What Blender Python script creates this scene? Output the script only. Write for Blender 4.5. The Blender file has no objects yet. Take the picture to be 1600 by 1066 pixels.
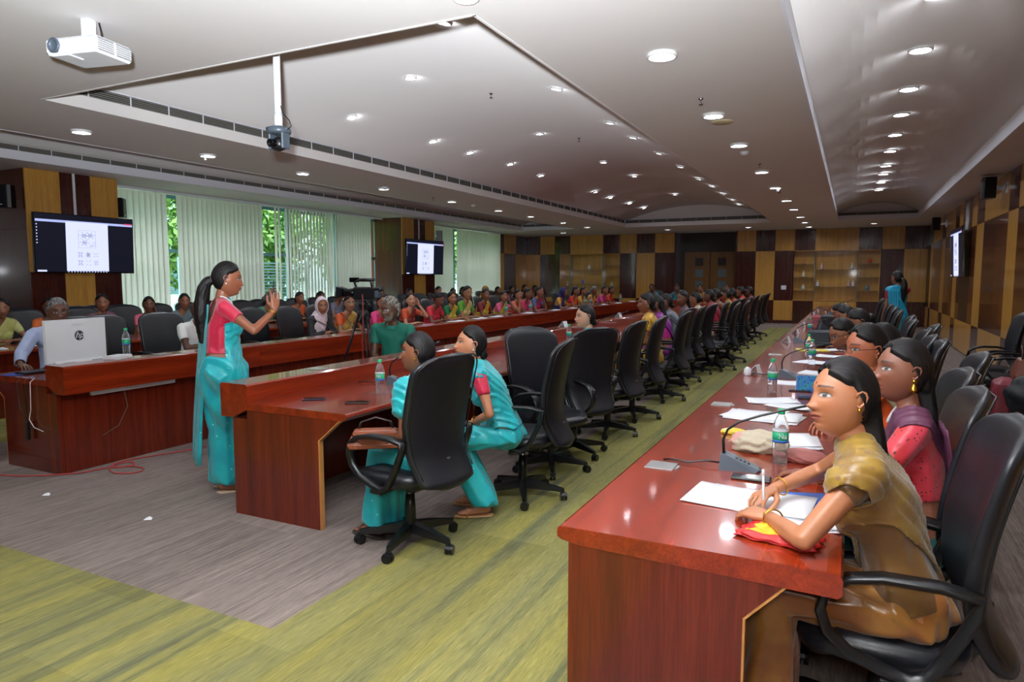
import bpy, bmesh, math, random
import numpy as np
from mathutils import Vector, Matrix
R = math.radians
PI = math.pi
SC = bpy.context.scene
COL = SC.collection

# ------------------------------------------------------------------ camera, world, lights, exposure
cam_d = bpy.data.cameras.new('camera'); cam_d.lens = 24; cam_d.sensor_width = 36
cam_d.clip_start = 0.05; cam_d.clip_end = 300
cam = bpy.data.objects.new('camera', cam_d); COL.objects.link(cam)
cam.location = (0, 0, 1.55); cam.rotation_euler = (R(90 - 5.354), 0, R(26.4))
SC.camera = cam
W = bpy.data.worlds.new('world'); SC.world = W; W.use_nodes = True
wn = W.node_tree; wn.nodes.clear()
wo = wn.nodes.new('ShaderNodeOutputWorld'); wb = wn.nodes.new('ShaderNodeBackground')
wb.inputs[0].default_value = (0.92, 0.98, 1.0, 1); wb.inputs[1].default_value = 11.0
wn.links.new(wb.outputs[0], wo.inputs[0])
SC.view_settings.view_transform = 'Standard'; SC.view_settings.look = 'None'
SC.view_settings.gamma = 1; SC.view_settings.use_curve_mapping = False
SC.view_settings.exposure = 0.42
LAMP = 165.0          # radiance of the ceiling downlights
def area(name, loc, target, size, power, color=(1, 1, 1)):
    l = bpy.data.lights.new(name, 'AREA'); l.shape = 'DISK'; l.size = size; l.energy = power; l.color = color
    o = bpy.data.objects.new(name, l); COL.objects.link(o); o.location = loc
    o.rotation_euler = (Vector(target) - Vector(loc)).to_track_quat('-Z', 'Y').to_euler(); return o
# the photographer's flash gun, tipped up at the ceiling and forward over the lens
fg = area('flash_gun', (-0.05, -0.10, 1.74), (-1.05, 1.05, 3.1), 0.12, 300, (0.88, 0.94, 1.0)); fg.data.spread = R(105)
area('camera_side_fill', (0.06, -0.12, 1.80), (-0.8, 3.2, 0.9), 0.30, 17, (1.0, 0.97, 0.94))  # added soft fill from the camera side, brightening desk ends and foreground

# ------------------------------------------------------------------ helpers
def tag(o, label=None, cat=None, group=None, kind=None):
    if label: o['label'] = label
    if cat: o['category'] = cat
    if group: o['group'] = group
    if kind: o['kind'] = kind
    return o
def thing(name, label, cat, loc=(0, 0, 0), rz=0.0, group=None):
    o = bpy.data.objects.new(name, None); COL.objects.link(o); o.empty_display_size = .1
    o.location = loc; o.rotation_euler = (0, 0, rz); return tag(o, label, cat, group)
def newmesh(verts, faces, smooth=False, mat=None):
    me = bpy.data.meshes.new('m'); me.from_pydata([tuple(map(float, v)) for v in verts], [], [tuple(int(i) for i in f) for f in faces])
    if smooth: me.polygons.foreach_set('use_smooth', [True] * len(me.polygons))
    if mat: me.materials.append(mat)
    me.update(); return me
def link(name, me, parent=None, mat=None, loc=None, rot=None):
    o = bpy.data.objects.new(name, me); COL.objects.link(o); me.name = name
    if mat is not None and not me.materials: me.materials.append(mat)
    if parent is not None: o.parent = parent
    if loc is not None: o.location = loc
    if rot is not None: o.rotation_euler = rot
    return o
def dup(root, loc=None, rz=None, label=None, group=None):
    def cp(o, par):
        c = o.copy(); COL.objects.link(c)
        if par is not None: c.parent = par
        for ch in CH.get(o.name, []): cp(ch, c)
        return c
    CH = {}
    st = [root]
    while st:
        q = st.pop(); CH[q.name] = list(q.children); st += CH[q.name]
    r = cp(root, None)
    if loc is not None: r.location = loc
    if rz is not None: r.rotation_euler = (r.rotation_euler[0], r.rotation_euler[1], rz)
    if label: r['label'] = label
    if group: r['group'] = group
    return r
def relax_rim(bm, it=6):
    B = [v for v in bm.verts if any(e.is_boundary for e in v.link_edges)]
    for _ in range(it):
        new = {}
        for v in B:
            nb_ = [e.other_vert(v).co for e in v.link_edges if e.is_boundary]
            if len(nb_) == 2: new[v] = v.co*.4+(nb_[0]+nb_[1])*.3
        for v, c in new.items(): v.co = c
class MB:
    """collects shapes, builds one mesh"""
    def __init__(s): s.v = []; s.f = []; s.mi = []; s.sm = []
    def add(s, v, f, mi=0, sm=False):
        b = len(s.v); s.v += [tuple(map(float, q)) for q in v]
        for q in f: s.f.append(tuple(int(i) + b for i in q)); s.mi.append(mi); s.sm.append(sm)
        return s
    def box(s, x0, x1, y0, y1, z0, z1, mi=0, bev=0.0):
        if x0 > x1: x0, x1 = x1, x0
        if y0 > y1: y0, y1 = y1, y0
        if z0 > z1: z0, z1 = z1, z0
        if bev > 0:
            b = min(bev, (x1-x0)*.49, (y1-y0)*.49, (z1-z0)*.49); V = []
            for (x, sx) in ((x0, 1), (x1, -1)):
                for (y, sy) in ((y0, 1), (y1, -1)):
                    for (z, sz) in ((z0, 1), (z1, -1)):
                        V += [(x+sx*b, y+sy*b, z), (x+sx*b, y, z+sz*b), (x, y+sy*b, z+sz*b)]
            v, f = hull_pts(V); return s.add(v, f, mi)
        v = [(x0,y0,z0),(x1,y0,z0),(x1,y1,z0),(x0,y1,z0),(x0,y0,z1),(x1,y0,z1),(x1,y1,z1),(x0,y1,z1)]
        return s.add(v, [(0,3,2,1),(4,5,6,7),(0,1,5,4),(1,2,6,5),(2,3,7,6),(3,0,4,7)], mi)
    def prism(s, poly, a0, a1, axis='y', mi=0):
        """poly: (u,w) pairs; axis y: (x,z) profile extruded along y; x: (y,z); z: (x,y)"""
        n = len(poly)
        def P(u, w, a): return {'y': (u, a, w), 'x': (a, u, w), 'z': (u, w, a)}[axis]
        v = [P(u, w, a0) for u, w in poly] + [P(u, w, a1) for u, w in poly]
        f = [tuple(range(n)), tuple(range(2*n-1, n-1, -1))] + [(i, i+n, (i+1) % n+n, (i+1) % n) for i in range(n)]
        return s.add(v, f, mi)
    def tube(s, pts, r, seg=8, mi=0, caps=True, sm=True):
        pts = [Vector(p) for p in pts]; n = len(pts)
        rr = r if isinstance(r, (list, tuple)) else [r]*n
        up = Vector((0, 0, 1)); V = []; prev = None
        for i, p in enumerate(pts):
            t = (pts[min(i+1, n-1)] - pts[max(i-1, 0)]).normalized()
            if prev is None:
                a = t.cross(up)
                if a.length < .05: a = t.cross(Vector((1, 0, 0)))
            else: a = prev - t*prev.dot(t)
            a.normalize(); prev = a; b = t.cross(a)
            for k in range(seg):
                an = 2*PI*k/seg; V.append(p + (a*math.cos(an) + b*math.sin(an))*rr[i])
        F = [(i*seg+k, i*seg+(k+1) % seg, (i+1)*seg+(k+1) % seg, (i+1)*seg+k) for i in range(n-1) for k in range(seg)]
        s.add(V, F, mi, sm)
        if caps: 
            b = len(s.v)-len(V)
            s.f += [tuple(b+k for k in range(seg))[::-1], tuple(b+(n-1)*seg+k for k in range(seg))]; s.mi += [mi, mi]; s.sm += [False, False]
        return s
    def lathe(s, prof, seg=24, c=(0, 0, 0), mi=0, sm=True):
        """prof: (r,z) from bottom to top"""
        V = [(c[0]+r*math.cos(2*PI*k/seg), c[1]+r*math.sin(2*PI*k/seg), c[2]+z) for r, z in prof for k in range(seg)]
        F = [(i*seg+k, i*seg+(k+1) % seg, (i+1)*seg+(k+1) % seg, (i+1)*seg+k) for i in range(len(prof)-1) for k in range(seg)]
        F += [tuple(range(seg))[::-1], tuple((len(prof)-1)*seg+k for k in range(seg))]
        return s.add(V, F, mi, sm)
    def xf(s, M):
        s.v = [tuple(M @ Vector(q)) for q in s.v]; return s
    def mesh(s):
        me = bpy.data.meshes.new('m'); me.from_pydata(s.v, [], s.f)
        me.polygons.foreach_set('material_index', s.mi); me.polygons.foreach_set('use_smooth', s.sm); me.update(); return me
    def build(s, name, mats, parent=None, loc=None, rot=None):
        me = s.mesh()
        for m in (mats if isinstance(mats, (list, tuple)) else [mats]): me.materials.append(m)
        return link(name, me, parent, None, loc, rot)
def hull_pts(P):
    bm = bmesh.new()
    for p in P: bm.verts.new(p)
    r = bmesh.ops.convex_hull(bm, input=bm.verts)
    dead = list({g for g in r['geom_interior'] + r['geom_unused'] if isinstance(g, bmesh.types.BMVert)})
    bmesh.ops.delete(bm, geom=dead, context='VERTS')
    bm.verts.index_update()
    v = [tuple(q.co) for q in bm.verts]; f = [tuple(q.index for q in fc.verts) for fc in bm.faces]
    bm.free(); return v, f
_ico = {}
def ico(n):
    if n not in _ico:
        bm = bmesh.new(); bmesh.ops.create_icosphere(bm, subdivisions=n, radius=1)
        bm.verts.index_update()
        _ico[n] = (np.array([q.co[:] for q in bm.verts]), [tuple(x.index for x in q.verts) for q in bm.faces]); bm.free()
    return _ico[n]
def srgb(h):
    h = h.lstrip('#'); c = [int(h[i:i+2], 16)/255 for i in (0, 2, 4)]
    return tuple(x/12.92 if x <= .04045 else ((x+.055)/1.055)**2.4 for x in c)

# ------------------------------------------------------------------ materials
def base_mat(name, col, rough=.5, metal=0, **kw):
    m = bpy.data.materials.new(name); m.use_nodes = True; n = m.node_tree; p = n.nodes['Principled BSDF']
    if isinstance(col, str): col = srgb(col)
    p.inputs['Base Color'].default_value = (*col, 1); p.inputs['Roughness'].default_value = rough; p.inputs['Metallic'].default_value = metal
    for k, v in kw.items(): p.inputs[k.replace('_', ' ')].default_value = v
    return m, n, p
def N(n, t, **kw):
    x = n.nodes.new(t)
    for k, v in kw.items(): setattr(x, k, v)
    return x
def mixcol(n, fac, a, b, dst, blend='MIX'):
    x = N(n, 'ShaderNodeMix', data_type='RGBA', blend_type=blend)
    for i, q in ((0, fac), (6, a), (7, b)):
        if hasattr(q, 'links'): n.links.new(q, x.inputs[i])
        elif i == 0: x.inputs[0].default_value = q
        else: x.inputs[i].default_value = (*q, 1) if len(q) == 3 else q
    if dst is not None: n.links.new(x.outputs[2], dst)
    return x.outputs[2]
def plain(name, col, rough=.5, metal=0, var=.06, scale=9, bump=0, **kw):
    """painted or plastic surface with slight tonal variation"""
    m, n, p = base_mat(name, col, rough, metal, **kw)
    if isinstance(col, str): col = srgb(col)
    tc = N(n, 'ShaderNodeTexCoord'); no = N(n, 'ShaderNodeTexNoise'); no.inputs['Scale'].default_value = scale; no.inputs['Detail'].default_value = 3
    n.links.new(tc.outputs['Object'], no.inputs['Vector'])
    mixcol(n, no.outputs[0], tuple(c*(1-var) for c in col), tuple(min(1, c*(1+var)) for c in col), p.inputs['Base Color'])
    if bump:
        b = N(n, 'ShaderNodeBump'); b.inputs['Strength'].default_value = bump; b.inputs['Distance'].default_value = .002
        no2 = N(n, 'ShaderNodeTexNoise'); no2.inputs['Scale'].default_value = scale*25
        n.links.new(tc.outputs['Object'], no2.inputs['Vector']); n.links.new(no2.outputs[0], b.inputs['Height']); n.links.new(b.outputs[0], p.inputs['Normal'])
    return m
def wood(name, c1, c2, axis='z', rough=.25, coat=0.0, scale=1.0, c3=None):
    m, n, p = base_mat(name, c1, rough)
    tc = N(n, 'ShaderNodeTexCoord'); mp = N(n, 'ShaderNodeMapping'); oi = N(n, 'ShaderNodeObjectInfo')
    s = {'x': (.6, 14, 14), 'y': (14, .6, 14), 'z': (14, 14, .6)}[axis]; mp.inputs['Scale'].default_value = tuple(q*scale for q in s)
    ad = N(n, 'ShaderNodeVectorMath', operation='ADD'); cb = N(n, 'ShaderNodeCombineXYZ'); ml = N(n, 'ShaderNodeMath', operation='MULTIPLY'); ml.inputs[1].default_value = 37
    n.links.new(oi.outputs['Random'], ml.inputs[0]); n.links.new(ml.outputs[0], cb.inputs[0]); n.links.new(ml.outputs[0], cb.inputs[1]); n.links.new(ml.outputs[0], cb.inputs[2])
    n.links.new(tc.outputs['Object'], ad.inputs[0]); n.links.new(cb.outputs[0], ad.inputs[1]); n.links.new(ad.outputs[0], mp.inputs[0])
    a = N(n, 'ShaderNodeTexNoise'); a.inputs['Scale'].default_value = 1.0; a.inputs['Detail'].default_value = 6; a.inputs['Distortion'].default_value = .6
    b = N(n, 'ShaderNodeTexNoise'); b.inputs['Scale'].default_value = 9; b.inputs['Detail'].default_value = 3
    n.links.new(mp.outputs[0], a.inputs[0]); n.links.new(mp.outputs[0], b.inputs[0])
    r = N(n, 'ShaderNodeValToRGB'); r.color_ramp.elements[0].position = .34; r.color_ramp.elements[1].position = .66
    n.links.new(a.outputs[0], r.inputs[0])
    c1 = srgb(c1) if isinstance(c1, str) else c1; c2 = srgb(c2) if isinstance(c2, str) else c2
    o = mixcol(n, r.outputs[0], c1, c2, None)
    r2 = N(n, 'ShaderNodeValToRGB'); r2.color_ramp.elements[0].position = .38; r2.color_ramp.elements[1].position = .6
    r2.color_ramp.elements[0].color = (.72, .72, .72, 1)
    n.links.new(b.outputs[0], r2.inputs[0]); mixcol(n, .7, o, r2.outputs[0], p.inputs['Base Color'], 'MULTIPLY')
    if coat: p.inputs['Coat Weight'].default_value = coat; p.inputs['Coat Roughness'].default_value = .06
    return m
def emit(name, col, st):
    m, n, p = base_mat(name, (0, 0, 0), .3)
    if isinstance(col, str): col = srgb(col)
    p.inputs['Emission Color'].default_value = (*col, 1); p.inputs['Emission Strength'].default_value = st; return m
def carpet(name, cols, streak, plank=(.5, 1.0)):
    """carpet planks laid along Y with yarn streaks"""
    m, n, p = base_mat(name, cols[0], .95); p.inputs['Specular IOR Level'].default_value = .12
    tc = N(n, 'ShaderNodeTexCoord')
    def noise(sc, det=3, rough=.5):
        mp = N(n, 'ShaderNodeMapping'); mp.inputs['Scale'].default_value = sc; no = N(n, 'ShaderNodeTexNoise')
        no.inputs['Scale'].default_value = 1; no.inputs['Detail'].default_value = det; no.inputs['Roughness'].default_value = rough
        n.links.new(tc.outputs['Object'], mp.inputs[0]); n.links.new(mp.outputs[0], no.inputs[0]); return no.outputs[0]
    def ramp(x, a, b):
        r = N(n, 'ShaderNodeMapRange'); r.inputs[1].default_value = a; r.inputs[2].default_value = b; n.links.new(x, r.inputs[0]); return r.outputs[0]
    br = N(n, 'ShaderNodeTexBrick'); br.offset = .5; br.inputs['Scale'].default_value = 1; br.inputs['Mortar Size'].default_value = 0.0
    br.inputs['Brick Width'].default_value = plank[1]; br.inputs['Row Height'].default_value = plank[0]
    br.inputs['Color1'].default_value = (0, 0, 0, 1); br.inputs['Color2'].default_value = (1, 1, 1, 1)
    mp = N(n, 'ShaderNodeMapping'); mp.inputs['Rotation'].default_value = (0, 0, R(90)); n.links.new(tc.outputs['Object'], mp.inputs[0]); n.links.new(mp.outputs[0], br.inputs[0])
    wide = ramp(noise((streak[0], streak[1], 1), 4, .6), .36, .66)
    o = mixcol(n, wide, cols[0], cols[1], None)
    o = mixcol(n, ramp(noise((streak[2], streak[3], 1), 4, .6), .5, .72), o, cols[2], None)
    sp = N(n, 'ShaderNodeSeparateColor'); n.links.new(br.outputs[0], sp.inputs[0])
    mr = N(n, 'ShaderNodeMapRange'); mr.inputs[3].default_value = .86; mr.inputs[4].default_value = 1.1; n.links.new(sp.outputs[0], mr.inputs[0])
    cc = N(n, 'ShaderNodeCombineColor'); [n.links.new(mr.outputs[0], cc.inputs[i]) for i in range(3)]
    o = mixcol(n, 1, o, cc.outputs[0], None, 'MULTIPLY')
    fine = noise((150, 9, 1), 2, .7); fr = N(n, 'ShaderNodeMapRange'); fr.inputs[1].default_value = .3; fr.inputs[2].default_value = .7
    fr.inputs[3].default_value = .68; fr.inputs[4].default_value = 1.26; n.links.new(fine, fr.inputs[0])
    c2 = N(n, 'ShaderNodeCombineColor'); [n.links.new(fr.outputs[0], c2.inputs[i]) for i in range(3)]
    mixcol(n, .8, o, c2.outputs[0], p.inputs['Base Color'], 'MULTIPLY')
    b = N(n, 'ShaderNodeBump'); b.inputs['Strength'].default_value = .5; b.inputs['Distance'].default_value = .003
    n.links.new(noise((180, 120, 1), 2), b.inputs['Height']); n.links.new(b.outputs[0], p.inputs['Normal'])
    return m
M = {}
M['ceil'] = plain('ceiling_paint', '#dcd8d6', .75, var=.02, scale=1.2)
M['lip'] = plain('lip_paint', '#dcdde6', .6, var=.01)
M['vent_dark'] = plain('vent_dark', '#23231f', .6)
M['vent_fin'] = plain('vent_fin', '#8d8b84', .5)
M['wood_top'] = wood('mahogany_lengthwise', '#912d10', '#75210b', 'y', .24, .6)
M['wood_end'] = wood('mahogany_upright', '#6e2310', '#571708', 'z', .24, .5)
M['wood_edge'] = wood('pale_edge_wood', '#c58a4c', '#a96f38', 'z', .4)
M['panel_light'] = wood('maple_panel', '#cf9a48', '#bb8639', 'z', .28, .3)
M['panel_dark'] = wood('rosewood_panel', '#4a1a12', '#38110c', 'z', .22, .5)
M['panel_mid'] = wood('walnut_panel', '#5f2c16', '#4a2010', 'z', .25, .4)
M['black_wood'] = wood('dark_header', '#2a1714', '#1c0e0d', 'x', .3)
M['carpet_grey'] = carpet('carpet_grey_brown', [(.185, .148, .132), (.250, .205, .184), (.130, .103, .096)], (34, .8, 70, 1.7))
M['carpet_green'] = carpet('carpet_green', [(.25, .225, .062), (.185, .178, .075), (.09, .10, .06)], (5, .45, 11, .35))
M['leather'] = plain('black_leather', '#17191f', .36, var=.15, scale=5, bump=.25)
M['plastic'] = plain('black_plastic', '#141518', .32, var=.1)
M['plastic_grey'] = plain('grey_plastic', '#4b5560', .35, var=.05)
M['chrome'] = plain('chrome', '#b8bcc0', .2, 1.0, var=.02)
M['steel'] = plain('brushed_steel_plate', '#a7a6a4', .38, .85, var=.04)
M['white'] = plain('white_plastic', '#d8dade', .4, var=.02)
M['paper'] = plain('paper', '#e6e8ee', .7, var=.02)
M['blind'] = None
M['alu'] = plain('window_aluminium', '#5f8c95', .4, .2, var=.03)
M['screen_black'] = plain('screen_black', '#07080c', .15, var=.02)
M['page'] = emit('screen_page', (.62, .66, 1.0), .95)
M['screen_bar'] = emit('screen_bar', (.45, .52, .95), .8)
M['screen_navy'] = emit('screen_navy', (.012, .016, .04), .3)
M['ink'] = plain('ink', '#3a3550', .5)
M['ink_red'] = emit('screen_red', (.8, .1, .2), .7)
M['lamp'] = emit('lamp_diffuser', (.90, .94, 1.0), LAMP)
M['lamp_ring'] = plain('lamp_ring', '#e4e4e4', .5)
M['cap_green'] = plain('green_cap', '#12a366', .35)
M['label_green'] = plain('label_green', '#1a9c6c', .4)
M['label_blue'] = plain('label_blue', '#2b62b8', .4)
m, n_, p = base_mat('clear_plastic', (.93, .97, 1), .06); p.inputs['Transmission Weight'].default_value = .93; p.inputs['IOR'].default_value = 1.18; M['clear'] = m
m, n_, p = base_mat('shelf_glass', (.75, .85, .8), .05); p.inputs['Transmission Weight'].default_value = .8; p.inputs['IOR'].default_value = 1.1; M['glass'] = m
m, n_, p = base_mat('window_glass', (.88, .97, .95), .02); p.inputs['Transmission Weight'].default_value = 1; p.inputs['IOR'].default_value = 1.02; M['winglass'] = m
# vertical blind fabric lets daylight through
m = bpy.data.materials.new('blind_fabric'); m.use_nodes = True; n_ = m.node_tree; n_.nodes.clear()
o_ = N(n_, 'ShaderNodeOutputMaterial'); d_ = N(n_, 'ShaderNodeBsdfDiffuse'); t_ = N(n_, 'ShaderNodeBsdfTranslucent'); x_ = N(n_, 'ShaderNodeMixShader')
d_.inputs[0].default_value = (*srgb('#dedad4'), 1); t_.inputs[0].default_value = (*srgb('#dcd6d0'), 1); x_.inputs[0].default_value = .42
n_.links.new(d_.outputs[0], x_.inputs[1]); n_.links.new(t_.outputs[0], x_.inputs[2]); n_.links.new(x_.outputs[0], o_.inputs[0]); M['blind'] = m
_cm = {}
def cmat(hexc, rough=.6, key=''):
    k = (hexc, rough)
    if k not in _cm: _cm[k] = plain('paint_' + str(len(_cm)), hexc, rough, var=.08, scale=14)
    return _cm[k]
def silk(name, c1, c2, fleck=None, rough=.42, scale=10, dens=.62, fs=16):
    """saree cloth: fold shading left to light; woven tone change and small woven motifs"""
    m, n, p = base_mat(name, c1, rough); p.inputs['Sheen Weight'].default_value = .25
    c1 = srgb(c1); c2 = srgb(c2); tc = N(n, 'ShaderNodeTexCoord'); no = N(n, 'ShaderNodeTexNoise'); no.inputs['Scale'].default_value = scale
    n.links.new(tc.outputs['Object'], no.inputs[0]); r = N(n, 'ShaderNodeMapRange'); r.inputs[1].default_value = .4; r.inputs[2].default_value = .6
    n.links.new(no.outputs[0], r.inputs[0]); o = mixcol(n, r.outputs[0], c1, c2, None)
    if fleck:
        v = N(n, 'ShaderNodeTexVoronoi'); v.inputs['Scale'].default_value = fs; n.links.new(tc.outputs['Object'], v.inputs[0])
        q = N(n, 'ShaderNodeMath', operation='LESS_THAN'); q.inputs[1].default_value = .5-dens*.5; n.links.new(v.outputs[0], q.inputs[0])
        o = mixcol(n, q.outputs[0], o, srgb(fleck), None)
    n.links.new(o, p.inputs['Base Color'])
    b = N(n, 'ShaderNodeBump'); b.inputs['Strength'].default_value = .35; b.inputs['Distance'].default_value = .012
    w = N(n, 'ShaderNodeTexNoise'); w.inputs['Scale'].default_value = 9; w.inputs['Detail'].default_value = 2; w.inputs['Distortion'].default_value = 1.5
    n.links.new(tc.outputs['Object'], w.inputs[0]); n.links.new(w.outputs[0], b.inputs['Height']); n.links.new(b.outputs[0], p.inputs['Normal'])
    return m

# ------------------------------------------------------------------ room shell
XL, XR, YB, YN, ZC = -11.62, 2.05, 24.6, -4.0, 3.12
def struct(o): o['kind'] = 'structure'; return o
struct(MB().box(XL-.5, XR+.2, YN-.2, YB+1.2, -.1, 0).build('floor', M['carpet_grey']))
fl = bpy.data.objects['floor']
MB().box(-2.23, -.86, 2.11, 22.3, 0, .003).build('carpet_strip', M['carpet_green'], fl)
MB().box(XL, -.86, -2.5, 2.11, 0, .003).build('carpet_strip', M['carpet_green'], fl)
MB().box(-8.35, -7.1, 2.11, 22.3, 0, .003).build('carpet_strip', M['carpet_green'], fl)
# soffit with three long coffers
COF = [('B', -6.5, -2.1, 3.72, 21.15, 3.33, 3.72), ('A', -.43, 1.5, 1.2, 21.15, 3.31, 3.56), ('C', -10.1, -8.2, 1.2, 21.15, 3.31, 3.52)]
cm_ = MB()
xs = [XL-.4, -10.1, -8.2, -6.5, -2.1, -.43, 1.5, XR+.2]
for a, b in ((XL-.4, -10.1), (-8.2, -6.5), (-2.1, -.43), (1.5, XR+.2)): cm_.box(a, b, YN-.2, YB+1.2, ZC, ZC+.1)
for nm, a, b, y0, y1, zs, zp in COF:
    cm_.box(a, b, YN-.2, y0, ZC, ZC+.1); cm_.box(a, b, y1, YB+1.2, ZC, ZC+.1)
ceil = struct(cm_.build('ceiling', M['ceil']))
rf_ = MB(); X0, X1, Y0, Y1 = XL-.5, XR+.25, YN-.25, YB+1.25
rf_.box(X0, X1, Y0, Y1, 3.9, 4.0).box(X0, X0+.1, Y0, Y1, 3.15, 3.9).box(X1-.1, X1, Y0, Y1, 3.15, 3.9).box(X0, X1, Y0, Y0+.1, 3.15, 3.9).box(X0, X1, Y1-.1, Y1, 3.15, 3.9)
rf_.build('light_leak_cover', M['ceil'], ceil)  # unseen cover added to stop outside light leaking in at the coffers
def vault_z(c, x):
    nm, a, b, y0, y1, zs, zp = c; t = (x-(a+b)/2)/((b-a)/2); t = max(-1, min(1, t)); return zs + (zp-zs)*(1-t*t)
for c in COF:
    nm, a, b, y0, y1, zs, zp = c; k = 24
    g = .10; v = []; f = []     # vault shell, with lunette ends
    for i in range(k+1):
        x = a-g+(b-a+2*g)*i/k; z = vault_z(c, x)
        v += [(x, y0-g, z), (x, y1+g, z), (x, y0-g, z+.03), (x, y1+g, z+.03)]
    for i in range(k):
        q = i*4; f += [(q, q+1, q+5, q+4), (q+2, q+6, q+7, q+3), (q, q+4, q+6, q+2), (q+1, q+3, q+7, q+5)]
    MB().add(v, f, 0, True).build('vault', M['ceil'], ceil)
    lu = MB()
    for yy in (y0-g, y1+g-.02):
        pl = [(a-g, zs-.02)] + [(a-g+(b-a+2*g)*i/k, vault_z(c, a-g+(b-a+2*g)*i/k)+.01) for i in range(k+1)] + [(b+g, zs-.02)]
        lu.prism(pl, yy, yy+.02)
    lu.build('lunette', M['ceil'], ceil)
    lp = MB(); h = ZC+.115
    lp.box(a-.005, a+.014, y0, y1, ZC-.004, h); lp.box(b-.014, b+.005, y0, y1, ZC-.004, h); lp.box(a-.005, b+.005, y0-.005, y0+.014, ZC-.004, h); lp.box(a-.005, b+.005, y1-.014, y1+.005, ZC-.004, h)
    # shelf behind the lip that carries the grille
    lp.box(a-g, a, y0-g, y1+g, h-.015, h); lp.box(b, b+g, y0-g, y1+g, h-.015, h); lp.box(a-g, b+g, y0-g, y0, h-.015, h); lp.box(a-g, b+g, y1, y1+g, h-.015, h)
    lp.build('lip', M['lip'] if nm != 'B' else M['ceil'], ceil)
    z0, z1 = h, zs+.012
    def vent(p0, p1, nrm):
        """long air grille from p0 to p1 with dividers and fins"""
        p0 = Vector((*p0, 0)); p1 = Vector((*p1, 0)); L = (p1-p0).length; d = (p1-p0)/L; nv = Vector((*nrm, 0))
        bk = MB(); fr = MB(); fin = MB()
        def bx(mb, s0, s1, n0, n1, za, zb):
            P = [p0+d*s+nv*n_ for s in (s0, s1) for n_ in (n0, n1)]
            xs_ = [q.x for q in P]; ys_ = [q.y for q in P]; mb.box(min(xs_), max(xs_), min(ys_), max(ys_), za, zb)
        bx(bk, 0, L, -.05, -.04, z0, z1)
        k2 = int(L/.42)
        for i in range(k2+1): bx(fr, min(L*i/k2, L-.018), min(L*i/k2, L-.018)+.008, -.010, .0, z0, z1)
        bx(fr, 0, L, -.03, 0, z0, z0+.006); bx(fr, 0, L, -.03, 0, z1-.006, z1)
        for i in range(5):
            zz = z0+(z1-z0)*(i+1)/6; bx(fin, 0, L, -.020, -.010, zz-.0028, zz+.0028)
        fo = fr.build('vent_frame', M['lip'], ceil); fo['kind'] = 'stuff'
        bo = bk.build('vent_backing', M['vent_dark'], ceil); bo['kind'] = 'stuff'
        fi = fin.build('vent_fin', M['vent_fin'], ceil); fi['kind'] = 'stuff'
    e = .005
    if nm != 'A': vent((a-e, y0), (a-e, y1), (1, 0))
    if nm != 'A': vent((b+e, y0), (b+e, y1), (-1, 0))
    else:
        MB().box(a-.02, a, y0, y1, z0, z1).box(b, b+.02, y0, y1, z0, z1).build('lip', M['ceil'], ceil)
    vent((a, y1+e), (b, y1+e), (0, -1)); vent((a, y0-e), (b, y0-e), (0, 1))

# ---- walls
MATP = {'L': M['panel_light'], 'D': M['panel_dark'], 'M': M['panel_mid'], 'K': M['black_wood']}
wb_ = MB(); wb_.box(XL-.4, XR+.2, YB+.02+.5, YB+.7, 0, ZC)      # deep backing behind niches
wb_.box(XL-.4, -10.15, YB+.03, YB+.6, 0, ZC); wb_.box(-7.74, -5.72, YB+.03, YB+.6, 0, ZC); wb_.box(-3.6, -1.78, YB+.03, YB+.6, 0, ZC); wb_.box(.78, XR+.2, YB+.03, YB+.6, 0, ZC)
for a, b in ((-10.15, -7.74), (-1.78, .78)): wb_.box(a, b, YB+.03, YB+.6, 2.42, ZC); wb_.box(a, b, YB+.03, YB+.6, 0, .76)
wall_back = struct(wb_.build('wall_back', M['black_wood']))
def panel(parent, x0, x1, z0, z1, k, y=YB):
    g = .003; MB().box(x0+g, x1-g, y, y+.028, z0+g, z1-g, bev=.002).build('panel', MATP[k], parent)
ZS = [.10, .77, 2.42, ZC-.002]
cols_r = [(-3.58, -2.97, 'LDL'), (-2.97, -2.36, 'DLD'), (-2.36, -1.75, 'LDL'), (-1.75, -1.13, 'D-D'), (-1.13, -.48, 'L-L'), (-.48, .15, 'L-L'), (.15, .80, 'D-D'), (.80, 1.42, 'LDL'), (1.42, 2.05, 'DLD')]
cols_l = [(-11.62, -10.98, 'DLD'), (-10.98, -10.37, 'LDL'), (-10.37, -10.15, 'DDD'), (-10.15, -9.72, 'D-D'), (-9.72, -9.06, 'L-L'), (-9.06, -8.40, 'L-L'), (-8.40, -7.76, 'D-D'), (-7.76, -7.12, 'LDL'), (-7.12, -6.44, 'DLD'), (-6.44, -5.73, 'LDL')]
for x0, x1, k in cols_r + cols_l:
    for j, ch in enumerate(k[::-1]):
        if ch != '-': panel(wall_back, x0, x1, ZS[j], ZS[j+1], ch)
MB().box(XL, -5.73, YB-.012, YB+.03, 0, .10).box(-3.58, XR, YB-.012, YB+.03, 0, .10).build('skirting', M['panel_dark'], wall_back)
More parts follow.
